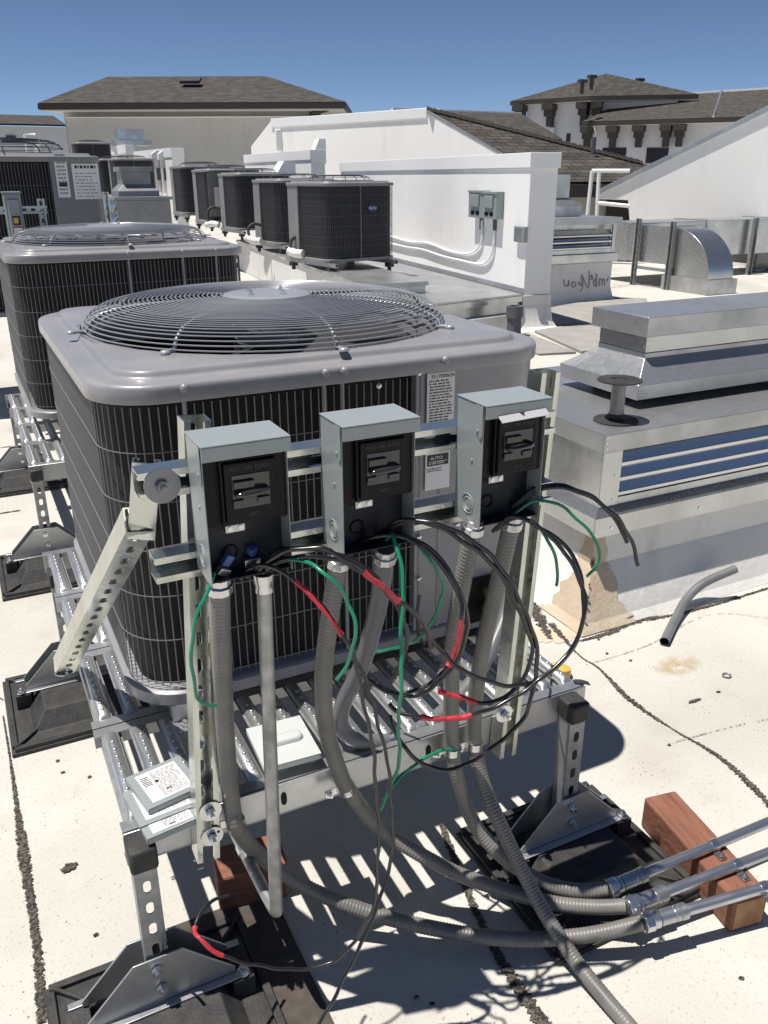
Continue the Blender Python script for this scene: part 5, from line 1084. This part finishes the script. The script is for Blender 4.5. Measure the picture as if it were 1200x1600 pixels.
# ------------------------------------------------------------------ farther partition walls and left-hand rows
def bypx(near_l,near_r,far_l,y,yf,z0,label,cap=.16):
    a=at(*near_l,y=y); r_2=at(*near_r,y=y); f=at(*far_l,y=yf); th=(r_2-a).length
    return pwall((a.x,a.y),(f.x,f.y),th*.95,z0,a.z,'partition_wall',label,cap=cap)
bypx((485,234),(508,233),(381,230),14.5,18.5,0,'second white stucco partition wall, behind the row of small condensers')
bypx((267,231),(287,231),(208,228),23,27,0,'far white partition wall at the left with two white-hooded boxes on it',.22)
bypx((196,226),(208,226),(154,224),28,31,0,'farthest white partition wall at the left, behind the other one',.25)
q=at(495,228,y=15.5); b=MB(); b.prism([V((q.x-.15,15.5,q.z-.3)),V((q.x+.05,15.5,q.z+.12)),V((q.x+.18,15.5,q.z+.12)),V((q.x+.18,15.5,q.z-.3))],V((0,.2,0))); tag(b.build('gooseneck_cap',WPAINT,None,0),'small white slanted cap behind the top of the second wall','vent cap')
q=at(453,262,y=14.2); b=MB(); b.prism([V((q.x-.25,14.2,q.z-.12)),V((q.x-.1,14.2,q.z+.1)),V((q.x+.1,14.2,q.z+.1)),V((q.x+.1,14.2,q.z-.12))],V((0,.3,0))); tag(b.build('white_hooded_box',WPAINT,None,0),'small white slanted hood at the foot of the second wall','hood')
for i,(px,lb) in enumerate(((245,'left of two white hooded boxes on the far left wall'),(256,'right of two white hooded boxes on the far left wall'))):
    q=at(px,250,y=24.2-i*.5); root=empty('hooded_box',q,label=lb,cat='switch box',group='white hooded boxes on the far left wall'); b=MB(); b.prism([V((-.12,0,0)),V((-.12,0,.14)),V((.02,0,.24)),V((.12,0,.24)),V((.12,0,0))],V((0,.22,0))); b.build('hood',WPAINT,root,0); b=MB(); b.box(-.06,.06,.05,.15,-.8,-.001); b.build('conduit',WPAINT,root,0); b=MB(); b.box(-.02,.05,.02,.049,-.5,-.2); b.build('dark_sleeve',PIPE,root,0)
GL='small condensers far away at the left'
def far_ac(px,py,y,lb,rz=0):
    c=at(px,py,y=y); o=dup(sm,c,rz,lb,GL)
    for k in list(o.children):
        if k.name.split('.')[0] in ('oval_badge',):
            for g_ in list(k.children): D.objects.remove(g_)
            D.objects.remove(k)
    return o
far_ac(210,306,23.2,'small far condenser at the left, right behind the little cowl vent')
far_ac(186,304,24.6,'small far condenser at the left, half hidden by the one beside the cowl vent')
far_ac(147,274,27.5,'farthest small condenser at the left, only its top showing')
# small louvred vent with cowl at the left
yv=12.0; a=at(181,308,y=yv); c=at(268,335,y=yv); 
sv=empty('louvred_vent',(a.x,yv,0),label='small grey louvred vent box with a little cowl, left of the row of condensers',cat='roof vent'); T=Mx.Translation(-V((a.x,yv,0)))
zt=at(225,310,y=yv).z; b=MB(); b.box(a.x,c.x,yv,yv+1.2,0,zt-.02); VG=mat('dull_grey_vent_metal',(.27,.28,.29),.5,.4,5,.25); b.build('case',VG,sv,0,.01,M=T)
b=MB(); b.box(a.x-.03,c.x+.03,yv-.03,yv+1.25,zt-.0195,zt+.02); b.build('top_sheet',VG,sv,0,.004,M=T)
b=MB()
for k in range(4): z=zt-.1-k*.14; b.prism([V((a.x-.06,yv+.02,z-.05)),V((a.x-.001,yv+.02,z+.04)),V((a.x-.001,yv+.02,z+.02)),V((a.x-.06,yv+.02,z-.07))],V((0,1.1,0)))
b.build('louvre_blade',LOUV,sv,0,M=T)
q=at(212,306,y=yv+.45); b=MB(); x=q.x
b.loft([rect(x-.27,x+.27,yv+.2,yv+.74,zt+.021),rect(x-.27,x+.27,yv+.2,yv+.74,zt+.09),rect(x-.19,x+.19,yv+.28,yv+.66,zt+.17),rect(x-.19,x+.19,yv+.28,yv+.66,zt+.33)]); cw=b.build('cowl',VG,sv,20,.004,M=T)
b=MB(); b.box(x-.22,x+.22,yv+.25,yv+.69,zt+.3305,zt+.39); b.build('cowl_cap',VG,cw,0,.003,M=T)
# metal cowl on the far left walls
q=at(206,213,y=33); b=MB(); b.box(q.x-.45,q.x+.45,29,29.6,q.z-.25,q.z+.2) if 0 else None
q=at(206,222,y=29); root=empty('metal_cowl',(q.x,29,0),label='shiny metal cowl above the far left partition walls',cat='roof vent')
b=MB(); b.box(-.4,.4,0,.6,q.z+.06,q.z+.36); b.build('cowl',GALV,root,0,.01); b=MB(); b.box(-.6,.6,-.1,.7,q.z-.1,q.z+.059); b.cyl((0,.3,0),(0,.3,q.z-.101),.2,12); b.build('base',GALVR,root,0,.01)
# switch box and strut in front of the third unit
ys=5.55; a=at(4,303,y=ys); c=at(39,352,y=ys); root=empty('switch_box',V(((a.x+c.x)/2,ys,0)),label='grey switch box with a yellow and white label, left edge before the tall condenser',cat='switch box'); T=Mx.Translation(-V(((a.x+c.x)/2,ys,0)))
b=MB(); b.box(a.x,c.x,ys,ys+.1,a.z-.42,a.z); b.build('case',BOXG,root,0,.006,M=T); b=MB(); b.box(a.x-.004,c.x+.004,ys-.012,ys+.1,a.z+.001,a.z+.012); b.build('rain_hood',BOXG,root,0,.002,M=T)
b=MB(); b.box(a.x+.015,c.x-.015,ys-.016,ys-.001,a.z-.38,a.z-.03); dr_=b.build('door',BOXG,root,0,.01,M=T)
b=MB(); b.box(a.x+.03,c.x-.02,ys-.0178,ys-.0161,a.z-.17,a.z-.12); b.build('black_band',INK,dr_,0,M=T); b=MB(); b.box(a.x+.035,a.x+.06,ys-.0195,ys-.0179,a.z-.16,a.z-.13); b.build('yellow_mark',YELP,dr_,0,M=T); b=MB(); b.box(a.x+.03,c.x-.02,ys-.0178,ys-.0161,a.z-.30,a.z-.172); b.build('white_label',LABEL,dr_,0,M=T); b=MB(); b.box(a.x+.03,c.x-.02,ys-.0195,ys-.0179,a.z-.185,a.z-.175); b.build('red_stripe',REDT,dr_,0,M=T)
a=at(42,311,y=5.66); c=at(62,311,y=5.66); root=empty('strut_rack',(a.x,5.66,0),label='zinc slotted strut post beside the grey switch box at the left edge',cat='strut frame'); T=Mx.Translation(-V((a.x,5.66,0)))
b=MB(); b.strut((a.x+.075,5.70,.3),(a.x+.075,5.70,a.z),(0,-1,0)); b.build('upright_strut',STRUT,root,30,M=T); b=MB(); b.strut((a.x-.5,5.657,a.z-.06),(a.x+.10,5.657,a.z-.06),(0,-1,0)); b.build('cross_strut',STRUT,root,30,M=T)
b=MB(); xx=at(156,300,y=6.05).x; z=at(156,300,y=6.05).z; b.strut((xx+.03,6.07,.2),(xx+.03,6.07,z),(0,-1,0)); b.build('upright_strut',STRUT,root,30,M=T)
